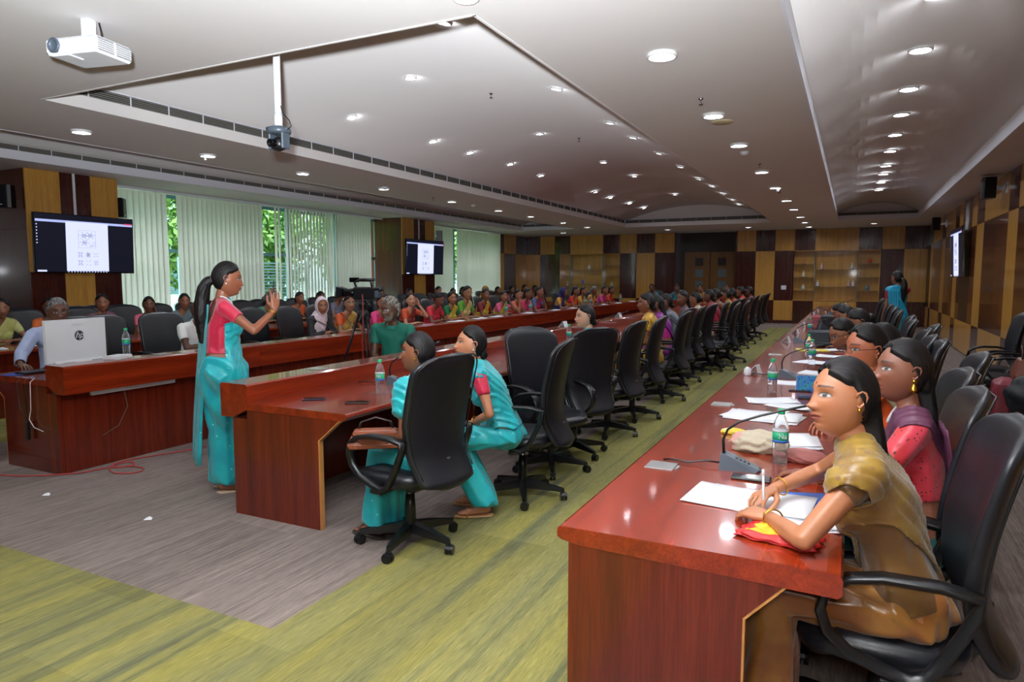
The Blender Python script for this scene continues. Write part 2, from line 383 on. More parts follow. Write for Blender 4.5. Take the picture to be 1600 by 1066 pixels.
# door recess
MB().box(-5.73, -5.68, YB, YB+.55, 0, ZC).box(-3.63, -3.58, YB, YB+.55, 0, ZC).build('door_reveal', M['panel_dark'], wall_back)
MB().box(-5.68, -3.63, YB+.42, YB+.5, 2.45, ZC).build('door_header', M['black_wood'], wall_back)
MB().box(-5.68, -5.45, YB+.42, YB+.5, 0, 2.45).build('door_side_panel', M['black_wood'], wall_back)
for i, (a, b) in enumerate(((-5.45, -4.56), (-4.54, -3.65))):
    d = struct(MB().box(a, b, YB+.40, YB+.45, 0.01, 2.44, bev=.003).build('door_%d' % (i+1), wood('door_wood_%d' % i, '#7e5524', '#6e481d', 'z', .3)))
    c = (a+b)/2 + (.08 if i == 0 else -.04)
    for z0, z1, mt in ((1.95, 2.23, M['black_wood']), (1.55, 1.83, cmat('#59676c', .3)), (1.13, 1.41, cmat('#59676c', .3)), (.7, .98, cmat('#59676c', .3))):
        MB().box(c-.14, c+.14, YB+.392, YB+.41, z0, z1).build('door_pane', mt, d)
    MB().tube([(b-.06 if i == 0 else a+.06, YB+.36, z) for z in (.95, 1.2)], .012).build('door_handle', M['chrome'], d)
# niches with glass shelves
def niche(x0, x1, z0, z1):
    MB().box(x0, x1, YB+.34, YB+.36, z0, z1).box(x0, x0+.02, YB, YB+.34, z0, z1).box(x1-.02, x1, YB, YB+.34, z0, z1).box(x0, x1, YB, YB+.34, z1-.02, z1).box(x0, x1, YB, YB+.34, z0-.02, z0).build('niche_lining', M['panel_light'], wall_back)
shelf_spots = {}
for nx, cuts, side, mid in ((( -10.15, -7.74), (-9.74, -8.43), (2.0, 1.62, 1.18), (1.83, 1.30)), ((-1.78, .78), (-1.13, .14), (1.98, 1.55, 1.12), (1.80, 1.24))):
    niche(nx[0], nx[1], .77, 2.42)
    MB().box(cuts[0]-.01, cuts[0]+.01, YB+.02, YB+.34, .78, 2.4).box(cuts[1]-.01, cuts[1]+.01, YB+.02, YB+.34, .78, 2.4).build('niche_divider', M['glass'], wall_back)
    for z in side:
        for a, b in ((nx[0]+.02, cuts[0]-.01), (cuts[1]+.01, nx[1]-.02)): MB().box(a, b, YB+.03, YB+.33, z-.008, z).build('glass_shelf', M['glass'], wall_back)
    for z in mid: MB().box(cuts[0]+.01, cuts[1]-.01, YB+.03, YB+.33, z-.008, z).build('glass_shelf', M['glass'], wall_back)
MB().box(-2.13, -1.97, YB-.012, YB, 1.13, 1.27, bev=.003).build('switch_plate', M['white'], wall_back)

# right wall: upright strips in three tiers
wall_right = struct(MB().box(XR+.03, XR+.2, YN, YB+.03, 0, ZC).build('wall_right', M['black_wood']))
pat = []; y = YB; seq = [('K', .9), ('L', .55), ('D', .8), ('M', 1.4), ('L', .75), ('D', .9), ('M', .8), ('L', .65), ('D', .55), ('K', 1.25), ('M', .6), ('L', .8), ('D', 1.2), ('M', .9), ('L', .7), ('D', .9), ('L', .6), ('M', 1.1), ('D', .8), ('L', .7), ('D', 1.0), ('M', .9), ('L', .8), ('D', 1.2), ('L', .7), ('M', 1.0), ('D', 1.0), ('L', .9), ('D', 1.0)]
top = {'K': 'M', 'L': 'D', 'D': 'L', 'M': 'L'}; low = {'K': 'L', 'L': 'D', 'D': 'L', 'M': 'L'}
for k, w in seq:
    y0 = max(YN, y-w)
    for z0, z1, kk in ((.02, .64, low[k]), (.64, 2.52, k), (2.52, ZC-.002, top[k])):
        MB().box(XR, XR+.03, y0+.003, y-.003, z0+.002, z1-.002, bev=.002).build('panel', MATP[kk], wall_right)
    y = y0
    if y <= YN: break
# near wall closes the room behind the camera
struct(MB().box(XL-.4, XR+.2, YN-.2, YN, 0, ZC).build('wall_front', M['panel_mid']))

# left wall with windows and columns
wl = MB(); wl.box(XL-.25, XL, 21.9, YB+.03, 0, ZC); wl.box(XL-.25, XL, YN, 7.0, 0, ZC); wl.box(XL-.25, XL, 15.2, 16.6, 0, ZC)
wall_left = struct(wl.build('wall_left', M['panel_mid']))
for a, b, kk in ((21.9, 22.7, 'DLD'), (22.7, 23.7, 'LDL'), (23.7, 24.6, 'DLD')):
    for j, ch in enumerate(kk[::-1]): MB().box(XL, XL+.025, a+.003, b-.003, ZS[j]+.002, ZS[j+1]-.002).build('panel', MATP[ch], wall_left)
def column(y0, y1, cuts, trunk=.9):
    xf = -10.72; c = struct(MB().box(XL, xf-.03, y0+.03, y1-.03, 0, ZC).build('column', M['panel_mid']))
    MB().box(XL, xf-.03, y0, y0+.028, .0, 2.25, bev=.002).build('side_panel', M['panel_mid'], c)
    MB().box(XL, xf-.03, y0, y0+.028, 2.26, ZC-.002, bev=.002).build('side_panel', M['panel_mid'], c)
    MB().box(XL, xf-.03, y1-.028, y1, .0, ZC-.002, bev=.002).build('side_panel', M['panel_mid'], c)
    for j, (za, zb) in enumerate(((.0, 1.62), (1.62, ZC-.002))):
        for i in range(len(cuts)-1):
            k = ('DLD', 'LDL')[j][i]
            MB().box(xf-.03, xf, cuts[i]+.002, cuts[i+1]-.002, za+.002, zb-.002, bev=.002).build('front_panel', MATP[k], c)
    MB().box(xf, xf+.012, (y0+y1)/2-.02, (y0+y1)/2+.015, 2.2, ZC-.003).build('cable_cover', M['white'], c)
    return c
column(5.83, 7.22, (5.83, 6.32, 6.78, 7.22)); column(15.05, 16.62, (15.05, 15.6, 16.15, 16.62))
column(1.0, 2.4, (1.0, 1.5, 1.9, 2.4))
for i, (y0, y1, nm) in enumerate(((7.0, 15.2, 5), (16.6, 21.9, 4))):
    w = struct(bpy.data.objects.new('window_%d' % (i+1), None)); COL.objects.link(w)
    for k in range(nm+1):
        yy = y0+(y1-y0)*k/nm; MB().box(XL-.12, XL-.05, yy-.045, yy+.045, .0, ZC, bev=.004).build('window_mullion', M['alu'], w)
    for z in (.06, 2.05, ZC-.05): MB().box(XL-.11, XL-.06, y0, y1, z-.035, z+.035).build('window_rail', M['alu'], w)
    for k in range(nm):
        a = y0+(y1-y0)*k/nm; b = y0+(y1-y0)*(k+1)/nm
        MB().box(XL-.09, XL-.082, a+.045, b-.045, .08, ZC-.08).build('window_pane', M['winglass'], w)
rng = random.Random(4)
def blinds(y0, y1, openings, label, tilts):
    b = thing('vertical_blind', label, 'blind', (-11.30, (y0+y1)/2, 0))
    MB().box(-.03, .03, y0-(y0+y1)/2, y1-(y0+y1)/2, ZC-.05, ZC-.005).build('headrail', M['white'], b)
    base = None; y = y0+.05
    def sl():
        # gently curved fabric slat
        w = .0635; v = []; f = []
        for i in range(7):
            t = -1+2*i/6; v += [(.006*(1-t*t), t*w, .06), (.006*(1-t*t), t*w, ZC-.06)]
        for i in range(6): f.append((2*i, 2*i+2, 2*i+3, 2*i+1))
        mb = MB().add(v, f, 0, True); mb.box(-.003, .005, -w, w, .05, .075); return mb.mesh()
    me = sl(); me.materials.append(M['blind'])
    while y < y1:
        if not any(a <= y <= c for a, c in openings):
            ti = 3
            for a, c, q in tilts:
                if a <= y <= c: ti = q
            link('blind_slat', me, b, None, (0, y-(y0+y1)/2, 0), (0, 0, R(ti+rng.uniform(-3, 3))))
        y += .108
blinds(7.35, 14.95, ((8.58, 8.72), (10.8, 11.1), (11.3, 11.5), (14.45, 14.95)), 'white vertical blind before the long window beyond the presenter', ((11.1, 12.9, 68), (13.0, 13.2, 60)))
blinds(16.65, 21.85, ((16.85, 17.1), (18.6, 18.8)), 'white vertical blind on the shorter window by the far corner', ((17.2, 17.4, 30),))
# greenery and pavilion outside
def foliage_mat():
    m, n, p = base_mat('leaf_green', '#3f7a35', .6); tc = N(n, 'ShaderNodeTexCoord'); no = N(n, 'ShaderNodeTexNoise'); no.inputs['Scale'].default_value = 2.5
    n.links.new(tc.outputs['Object'], no.inputs[0]); mixcol(n, no.outputs[0], srgb('#1f4d22'), srgb('#7fb04a'), p.inputs['Base Color']); return m
LEAF = foliage_mat()
def tree(x, y, h, label):
    t = thing('tree', label, 'tree', (x, y, 0), 0, 'trees outside the windows')
    MB().tube([(0, 0, -.3), (.05, .02, h*.3), (0, .1, h*.6)], [.12, .09, .05]).build('trunk', cmat('#4b3b2a', .8), t)
    v = []; f = []; q = 0
    for i in range(4200):
        a = rng.uniform(0, 2*PI); u = rng.uniform(-1, 1); r = 1.3*rng.random()**.4; s = math.sqrt(1-u*u)
        c = Vector((r*s*math.cos(a), r*s*math.sin(a), h*.62+r*u*h*.33)); e1 = Vector((rng.uniform(-1, 1), rng.uniform(-1, 1), rng.uniform(-1, 1))).normalized()*.11
        e2 = e1.cross(Vector((rng.uniform(-1, 1), rng.uniform(-1, 1), rng.uniform(-1, 1)))).normalized()*.05
        v += [c-e1, c+e2, c+e1, c-e2]; f.append((q, q+1, q+2, q+3)); q += 4
    MB().add(v, f).build('foliage', LEAF, t)['kind'] = 'stuff'
for i, (x, y, h) in enumerate(((-14.2, 11.4, 5.2), (-14.6, 14.2, 4.6), (-14.0, 17.0, 5.0), (-14.8, 8.6, 4.8), (-14.4, 19.8, 5.0), (-14.6, 22.6, 4.6))):
    tree(x, y, h, ['leafy green tree outside, behind the gap beside the presenter', 'leafy green tree outside, behind the opened slats', 'leafy green tree outside, near the wood clad column', 'leafy green tree outside, behind the first blind gap', 'leafy green tree outside, behind the second blind', 'leafy green tree outside, towards the far corner'][i])
struct(MB().box(-40, XL-.3, -10, 45, -.35, -.3).build('ground', plain('outside_ground', '#6d7a5c', .9)))
nbh = thing('backdrop', 'pale teal building added outside beyond the trees to hide bright sky', 'backdrop', (-21, 15, 0))  # added backdrop blocking bright sky behind the leaves, dims the blind gaps
MB().box(-.3, .3, -22, 30, -.35, 8).build('wall', cmat('#8fb0ae', .8), nbh)
for zz in (1.0, 4.2):
    for k in range(12): MB().box(.3, .34, -18+k*3.6, -16+k*3.6, zz, zz+1.5).build('window', cmat('#3f5a62', .3), nbh)
fen = thing('louvred_screen', 'blue grey louvred screen standing outside beyond the blind gap', 'screen', (-13.0, 12.0, 0))
for k in range(22): MB().box(-.03, .03, -1.9, 1.9, .3+k*.075, .335+k*.075).build('slat', cmat('#7fa6b4', .5), fen)
for k in (-1.95, 1.87): MB().box(-.04, .04, k, k+.08, -.3, 1.98).build('post', cmat('#7fa6b4', .5), fen)

# ---- downlights
ORD = ['first', 'second', 'third', 'fourth', 'fifth', 'sixth', 'seventh', 'eighth', 'ninth', 'tenth', 'eleventh', 'twelfth', 'thirteenth', 'fourteenth', 'fifteenth', 'sixteenth', 'seventeenth', 'eighteenth']
def lamp(x, y, z, r, label, group, nrm=None):
    t = thing('downlight', label, 'ceiling light', (x, y, z), 0, group)
    prof = [(r*1.28, -.001), (r*1.25, -.022), (r*1.08, -.028), (r*1.02, -.004)]
    MB().lathe(prof, 20).build('trim_ring', M['lamp_ring'], t)
    MB().add([(r*1.03*math.cos(2*PI*k/16), r*1.03*math.sin(2*PI*k/16), -.005) for k in range(16)], [tuple(range(16))[::-1]]).build('diffuser', M['lamp'], t)
    if nrm: t.rotation_euler = (0, nrm, 0)
    return t
A_, B_, C_ = COF[1], COF[0], COF[2]
for i in range(10):
    x = .455; z = vault_z(A_, x); lamp(x, [5.85, 7.18, 8.58, 9.86, 11.2, 12.6, 14.2, 15.3, 16.6, 18.0][i] if i < 10 else 0, z, .08, 'round downlight in the narrow coffer by the wall, %s from the camera end' % ORD[i], 'downlights in the narrow coffer')
for i, y in enumerate((4.94, 6.95, 8.61, 10.92, 12.9, 15.17, 17.18, 19.37, 21.38, 23.29)): lamp(-1.27, y, ZC, .085, 'round downlight in the flat ceiling over the green aisle, %s from the camera end' % ORD[i], 'downlights over the aisle')
for i, y in enumerate((4.68, 6.3, 8.0, 10.0, 12.3, 14.4, 16.2, 18.4, 20.4)): lamp(-7.5, y, ZC, .08, 'round downlight between the coffers on the window side, %s from the camera end' % ORD[i], 'downlights over the far desks')
for x, w in ((.5, 'by the shelves nook'), (-2.98, 'beside the double door'), (-5.5, 'over the door recess edge'), (-9.2, 'before the window side niche')): lamp(x, 22.6, ZC, .08, 'round downlight before the panelled end wall, ' + w, 'downlights before the end wall')
def on_vault(px, py):
    # ray through a photo pixel met with the curved coffer: where the small lamp sits
    d = Vector(((px-800), (533-py), -1067)); d.rotate(cam.rotation_euler); o = Vector((0, 0, 1.55))
    lo, hi = .0, .05
    for k in range(4000):
        s = k*2e-5; p = o+d*s
        if p.z >= vault_z(B_, p.x) and -6.6 < p.x < -2: return p
    return None
NR = {}
for px, py in sorted(((694,31),(641,119),(549,181),(870,136),(676,219),(954,190),(990,213),(734,237),(843,207),(797,255),(1031,238),(1063,259),(1092,278),(1113,290),(1130,302),(1145,312),(1155,319),(845,273),(930,299),(954,308),(984,317),(1006,324),(943,252),(991,274),(1055,303)), key=lambda q: on_vault(*q).y):
    p = on_vault(px, py)
    if p is not None and p.y > 3.9: 
        t = (p.x+4.3)/2.2; row = 'aisle side' if p.x > -3 else ('middle' if p.x > -4.2 else 'window side'); NR[row] = NR.get(row, 0)+1
        lamp(p.x, p.y, vault_z(B_, p.x), .055, 'small downlight in the curved coffer, %s row, %s from the camera end' % (row, ORD[NR[row]-1]), 'downlights in the central coffer', math.atan(2*(.39)*t/2.2))
lamp(-2.0, 3.45, ZC, .06, 'small downlight on the flat ceiling at the coffer corner', 'downlights at coffer edge')
for y, w in ((1.2, 'overhead'), (-1.2, 'behind')):
    lamp(-1.27, y, ZC, .085, 'round downlight %s the camera, aisle side' % w, 'downlights at the camera end'); lamp(-4.4, y, ZC, .085, 'round downlight %s the camera, middle of the room' % w, 'downlights at the camera end'); lamp(-7.5, y+.6, ZC, .085, 'round downlight %s the camera, window side' % w, 'downlights at the camera end')

# ------------------------------------------------------------------ desks
YE = 20.6
def lamp_safe(): pass
def segs(y0, y1, step=2.05):
    k = max(1, round((y1-y0)/step)); return [(y0+(y1-y0)*i/k, y0+(y1-y0)*(i+1)/k) for i in range(k)]
def bull(x0, x1, z0, z1, side, n=6):
    """slab profile with a rounded nose on one side, (x,z) pairs"""
    r = (z1-z0)/2; c = (z0+z1)/2
    nose = [(-math.sin(PI*i/n), math.cos(PI*i/n)) for i in range(n+1)]
    if side < 0: return [(x1, z0), (x1, z1)] + [(x0+r+u*r, c+w*r) for u, w in nose]
    return [(x0, z1), (x0, z0)] + [(x1-r-u*r, c-w*r) for u, w in nose]
def mirrored(poly, cx, m): return [(2*cx-u, w) for u, w in poly] if m else poly
def flat_desk(label, y0, y1, m):
    """lengthwise desk with plain front; m mirrors it to the window side"""
    cx = -4.54; t = thing('conference_desk', label, 'desk', (0, 0, 0))
    top = [(-.83, .722)] + [(-.827, .738), (-.815, .744), (-.03, .744), (.005, .738), (.012, .725), (.012, .682), (.0, .672), (-.76, .690), (-.815, .700), (-.828, .708)]
    for a, b in segs(y0, y1):
        MB().prism(mirrored(top, cx, m), a+.0012, b-.0012).build('desktop', M['wood_top'], t)
        mp = MB().box(*( (-.79, -.768) if not m else (2*cx+.768, 2*cx+.79)), a+(.036 if a == y0 else .002), b-.002, .0, .699).build('modesty_panel', M['wood_end'], t)
    gable = [(-.79, 0), (-.79, .699), (-.13, .686), (-.245, .56), (-.245, 0)]
    for i, (a, b) in enumerate(segs(y0, y1) + [(y1, y1)]):
        yy = a if i == 0 else a-.014
        yy = min(yy, y1-.03)
        if i: MB().prism([(q*1.0, w) for q, w in mirrored([(-.766, 0), (-.766, .69), (-.13, .684), (-.245, .56), (-.245, 0)], cx, m)], yy, yy+.028).build('gable', M['wood_end'], t)
        else:
            MB().prism(mirrored(gable, cx, m), yy+.004, yy+.034).build('end_panel', M['wood_end'], t)
            ed = [(-.245, 0), (-.245, .56), (-.13, .684), (-.124, .680), (-.2385, .557), (-.2385, 0)]
            MB().prism(mirrored(ed, cx, m), yy+.004, yy+.034).build('edge_band', M['wood_edge'], t)
    return t
def ledge_desk(label, y0, y1, m):
    cx = -4.54; t = thing('conference_desk', label, 'desk', (0, 0, 0))
    for a, b in segs(y0, y1):
        a2, b2 = a+.0012, b-.0012
        MB().prism(mirrored([(-3.69, .64), (-3.69, .85), (-3.68, .862), (-3.46, .862), (-3.45, .852), (-3.45, .70), (-3.58, .64)], cx, m), a2, b2).build('raised_ledge', M['wood_top'], t)
        MB().prism(mirrored([(-3.45, .695), (-3.45, .742), (-2.66, .742), (-2.645, .735), (-2.64, .72), (-2.665, .695)], cx, m), a2, b2).build('desktop', M['wood_top'], t)
        MB().box(*((-3.58, -3.555) if not m else (2*cx+3.555, 2*cx+3.58)), a2+(.036 if a == y0 else 0), b2, 0, .64).build('modesty_panel', M['wood_end'], t)
    S = segs(y0, y1)
    for i, yy in enumerate([S[0][0]] + [q[1]-.03 for q in S]):
        if i: MB().prism(mirrored([(-3.553, 0), (-3.553, .69), (-2.76, .69), (-2.87, .565), (-2.87, 0)], cx, m), yy, yy+.028).build('gable', M['wood_end'], t)
        else:
            MB().prism(mirrored([(-3.58, 0), (-3.58, .639), (-3.45, .639), (-3.45, .694), (-2.70, .694), (-2.86, .56), (-2.86, 0)], cx, m), yy-.002, yy+.034).build('end_panel', M['wood_end'], t)
            MB().prism(mirrored([(-2.86, 0), (-2.86, .56), (-2.70, .694), (-2.69, .694), (-2.853, .557), (-2.853, 0)], cx, m), yy-.002, yy+.034).build('edge_band', M['wood_edge'], t)
    return t
desk_r = flat_desk('long glossy red wood desk with bottles and papers, running beside the wall aisle', 2.0, 21.0, False)
desk_m = ledge_desk('long red wood desk with raised ledge, in front of the presenter', 3.12, YE, False)
desk_l = ledge_desk('long red wood desk with raised ledge, carrying the white computer', 3.12, YE, True)
desk_o = flat_desk('long red wood desk of the window row, behind the white computer', 2.6, 21.0, True)
cd = thing('conference_desk', 'short red wood cross desk closing the far end of the hollow square', 'desk', (0, 0, 0))
MB().prism([(YE-.0, .64), (YE, .85), (YE+.01, .862), (YE+.22, .862), (YE+.23, .852), (YE+.23, .70), (YE+.11, .64)], -5.39, -3.69, 'x').build('raised_ledge', M['wood_top'], cd)
MB().prism([(YE+.23, .695), (YE+.23, .742), (YE+1.0, .742), (YE+1.02, .72), (YE+1.0, .695)], -6.4, -2.66, 'x').build('desktop', M['wood_top'], cd)
MB().box(-5.5, -3.58, YE+.11, YE+.135, 0, .64).build('modesty_panel', M['wood_end'], cd)
for x in (-6.38, -2.70): MB().box(x, x+.03, YE+.15, YE+.9, 0, .694).build('gable', M['wood_end'], cd)

# ------------------------------------------------------------------ swivel chair
def chair_back_mesh(W=.265, z0=.40, z1=1.14):
    """tall padded back: waisted, leaning, with a tail sweeping out below the seat (chair faces +X)"""
    nz, ns = 30, 28; v = []; f = []
    for i in range(nz+1):
        t = i/nz; z = z0+(z1-z0)*t
        cx = -.245 - .10*max(0, (.30-t)/.30)**1.6 - .10*max(0, (t-.35)/.65)**1.5
        w = W*(.80+.20*min(1, t/.5)**1.2)
        if t > .84: w *= math.sqrt(max(0, 1-((t-.84)/.163)**2.6))
        if t < .06: w *= math.sqrt(max(.0, 1-((.06-t)/.063)**2.5))
        th = .038*(1 - .35*t) * min(1, math.sqrt(max(.02, (1-t)/.05))) * min(1, math.sqrt(max(.02, t/.04)))
        for k in range(ns):
            a = 2*PI*k/ns; c, s = math.cos(a), math.sin(a)
            y = w*math.copysign(abs(s)**.55, s); x = th*math.copysign(abs(c)**.6, c)
            yy = y/max(W, .01); x += .055*yy*yy       # wings curl forward
            v.append((cx+x, y, z))
    for i in range(nz):
        for k in range(ns): f.append((i*ns+k, i*ns+(k+1) % ns, (i+1)*ns+(k+1) % ns, (i+1)*ns+k))
    f += [tuple(range(ns))[::-1], tuple(nz*ns+k for k in range(ns))]
    return MB().add(v, f, 0, True).mesh()
def chair_proto(label):
    t = thing('office_chair', label, 'chair', (0, 0, 0))
    bk = link('backrest', chair_back_mesh(), t, M['leather'])
    # welt seam round the back
    W = .258; pts = []
    for i in range(25):
        q = i/24; z = .47+.655*q; tt = (z-.40)/.74
        w = W*(.80+.20*min(1, tt/.5)**1.2)
        if tt > .84: w *= math.sqrt(max(0, 1-((tt-.84)/.163)**2.6))
        cx = -.245 - .10*max(0, (.30-tt)/.30)**1.6 - .10*max(0, (tt-.35)/.65)**1.5
        pts.append((cx+.050*(w/.265)**2-.028, w*.99, z))
    MB().tube(pts + [(x, -y, z) for x, y, z in pts[::-1]], .0045, 6).build('welt', M['plastic'], bk)
    # seat cushion
    v = []; f = []; ns = 28; rings = [(.0, .40, .395), (.6, .9, .388), (.95, 1.0, .41), (1.0, 1.0, .44), (.97, .98, .465), (.8, .85, .482), (.4, .5, .490), (.02, .02, .487)]
    for a_, b_, z in rings:
        for k in range(ns):
            an = 2*PI*k/ns; c, s = math.cos(an), math.sin(an)
            v.append((.01+.25*max(a_, .02)*math.copysign(abs(c)**.6, c), .25*max(b_ if a_ > .01 else .02, .02)*math.copysign(abs(s)**.6, s), z - (.02 if c > .6 and a_ > .7 else 0)))
    for i in range(len(rings)-1):
        for k in range(ns): f.append((i*ns+k, i*ns+(k+1) % ns, (i+1)*ns+(k+1) % ns, (i+1)*ns+k))
    f += [tuple(range(ns))[::-1], tuple((len(rings)-1)*ns+k for k in range(ns))]
    link('seat', MB().add(v, f, 0, True).mesh(), t, M['leather'])
    MB().box(-.15, .15, -.12, .12, .355, .395, bev=.01).build('seat_plate', M['plastic'], t)
    MB().tube([(-.12, 0, .375), (-.24, 0, .385), (-.275, 0, .43), (-.28, 0, .56)], [.028, .028, .026, .02], 8).build('back_bracket', M['plastic'], t)
    # looped armrests
    for s in (-1, 1):
        y = s*.285
        loop = [(-.215, .675), (-.12, .690), (.02, .690), (.11, .672), (.165, .630), (.180, .570), (.160, .51), (.10, .455), (.0, .42), (-.06, .405), (-.10, .425), (-.14, .49), (-.175, .56), (-.205, .63)]
        V = []; n = len(loop)
        for i, (x, z) in enumerate(loop):
            p = Vector(loop[(i-1) % n]); q = Vector(loop[(i+1) % n]); d = (q-p).normalized(); nn = Vector((-d.y, d.x))
            hw = .030 if i < 5 else .020; th = .0125 if i < 5 else .015
            for a, b in ((-1, -1), (-1, -.3), (-.4, 1), (.4, 1), (1, -.3), (1, -1)): V.append((x+nn.x*-b*th, y+a*hw, z+nn.y*-b*th))
        F = [(i*6+k, ((i+1) % n)*6+k, ((i+1) % n)*6+(k+1) % 6, i*6+(k+1) % 6) for i in range(n) for k in range(6)]
        ar = MB().add(V, F, 0, True); ar.box(-.06, .02, s*.15, s*.30, .375, .40, bev=.005).build('armrest', M['plastic'], t)
    MB().lathe([(.018, .22), (.018, .36)], 14).build('gas_lift', M['chrome'], t)
    MB().lathe([(.03, .07), (.034, .1), (.032, .22), (.026, .30), (.024, .30)], 14).build('lift_sleeve', M['plastic'], t)
    leg = MB(); leg.add(*hull_pts([(.0, -.028, .075), (.0, .028, .075), (0, -.024, .135), (0, .024, .135), (.285, -.017, .062), (.285, .017, .062), (.285, -.013, .088), (.285, .013, .088), (.3, 0, .06), (.3, 0, .085), (.15, -.02, .115), (.15, .02, .115)]))
    lm = leg.mesh(); lm.materials.append(M['plastic'])
    ca = MB()
    for s in (-1, 1):
        ca.add([(c*.028, s*.006+(.0 if j == 0 else s*.016), .029+d*.028) for j in (0, 1) for c, d in [(math.cos(2*PI*k/14), math.sin(2*PI*k/14)) for k in range(14)]], [(k, (k+1) % 14, 14+(k+1) % 14, 14+k) for k in range(14)] + [tuple(range(14)), tuple(range(14, 28))], 0)
    ca.box(-.012, .012, -.006, .006, .025, .062); ca.add(*hull_pts([(math.cos(a)*.031, y, .03+math.sin(a)*.031) for a in [PI*(.1+.8*i/5) for i in range(6)] for y in (-.011, .011)]))
    cmh = ca.mesh(); cmh.materials.append(M['plastic'])
    for k in range(5):
        an = R(36+72*k)
        link('base_leg', lm, t, None, (0, 0, 0), (0, 0, an))
        link('caster', cmh, t, None, (.295*math.cos(an), .295*math.sin(an), 0), (0, 0, an+R(50+31*k)))
    return t
chair0 = chair_proto('x')
_used = [False]
def chair(x, y, deg, label, group, z=0):
    if not _used[0]:
        _used[0] = True; c = chair0; c.location = (x, y, z); c.rotation_euler = (0, 0, R(deg)); c['label'] = label; c['group'] = group; return c
    return dup(chair0, (x, y, z), R(deg), label, group)

# ------------------------------------------------------------------ people
def ell(c, r, n=1, rot=None):
    P = ico(n)[0]*np.array(r if hasattr(r, '__len__') else (r, r, r))
    if rot is not None: P = P @ np.array(rot.to_3x3()).T
    return P + np.array(c)
def hull(*parts): return hull_pts(np.concatenate(parts))
WS = bpy.data.scenes.new('workshop')     # scratch scene so that each remesh evaluates alone; removed at the end
def remesh(pieces, vox, smooth=4):
    """union of closed pieces as one continuous smooth surface"""
    mb = MB()
    for v, f in pieces: mb.add(v, f)
    me = mb.mesh(); o = bpy.data.objects.new('tmp', me); WS.collection.objects.link(o)
    r = o.modifiers.new('r', 'REMESH'); r.mode = 'VOXEL'; r.voxel_size = vox; r.use_smooth_shade = True
    if smooth: sm = o.modifiers.new('s', 'SMOOTH'); sm.iterations = smooth; sm.factor = .5
    WS.view_layers[0].update(); dg = WS.view_layers[0].depsgraph; out = bpy.data.meshes.new_from_object(o.evaluated_get(dg))
    bpy.data.objects.remove(o); bpy.data.meshes.remove(me)
    out.polygons.foreach_set('use_smooth', [True]*len(out.polygons)); out.materials.clear()
    return out
def getco(me):
    a = np.empty(len(me.vertices)*3, np.float32); me.vertices.foreach_get('co', a); return a.reshape(-1, 3)
def setco(me, a): me.vertices.foreach_set('co', a.astype(np.float32).ravel()); me.update()
def getno(me):
    a = np.empty(len(me.vertices)*3, np.float32); me.vertices.foreach_get('normal', a); return a.reshape(-1, 3)
def cut(me, planes):
    """keep what lies on the inner side of each (point, normal)"""
    bm = bmesh.new(); bm.from_mesh(me)
    for co, no in planes:
        bmesh.ops.bisect_plane(bm, geom=bm.verts[:]+bm.edges[:]+bm.faces[:], plane_co=co, plane_no=no, clear_outer=True, clear_inner=False)
    bm.to_mesh(me); bm.free(); return me
def skin_mat(): 
    m, n, p = base_mat('skin', '#8a5a40', .45); p.inputs['Subsurface Weight'].default_value = .06; p.inputs['Subsurface Radius'].default_value = (.02, .008, .004)
    a = N(n, 'ShaderNodeVertexColor', layer_name='Col'); n.links.new(a.outputs[0], p.inputs['Base Color']); return m
SKIN = skin_mat()
def hair_mat(nm, c, c2):
    m, n, p = base_mat(nm, c, .5); p.inputs['Specular IOR Level'].default_value = .28; tc = N(n, 'ShaderNodeTexCoord'); mp = N(n, 'ShaderNodeMapping'); mp.inputs['Scale'].default_value = (25, 160, 25)
    no = N(n, 'ShaderNodeTexNoise'); no.inputs['Scale'].default_value = 1; n.links.new(tc.outputs['Object'], mp.inputs[0]); n.links.new(mp.outputs[0], no.inputs[0])
    r = N(n, 'ShaderNodeMapRange'); r.inputs[1].default_value = .42; r.inputs[2].default_value = .62; n.links.new(no.outputs[0], r.inputs[0])
    mixcol(n, r.outputs[0], srgb(c), srgb(c2), p.inputs['Base Color'])
    b = N(n, 'ShaderNodeBump'); b.inputs['Strength'].default_value = .5; b.inputs['Distance'].default_value = .004; n.links.new(no.outputs[0], b.inputs['Height']); n.links.new(b.outputs[0], p.inputs['Normal']); return m
HAIR = {'black': hair_mat('hair_black', '#0b090a', '#1b1718'), 'grey': hair_mat('hair_grey', '#3f3e40', '#8b8987'), 'silver': hair_mat('hair_silver', '#4a4742', '#a39d90')}
def smooth01(x): x = np.clip(x, 0, 1); return x*x*(3-2*x)
_dirs = {}
def head_dirs(n):
    if n not in _dirs:
        P, F = ico(n); P = P.copy(); phi = np.arccos(np.clip(P[:, 0], -1, 1)); k = PI*(phi/PI)**1.35
        s = np.maximum(np.sin(phi), 1e-9); P[:, 1:] *= (np.sin(k)/s)[:, None]; P[:, 0] = np.cos(k); _dirs[n] = (P, F)
    return _dirs[n]
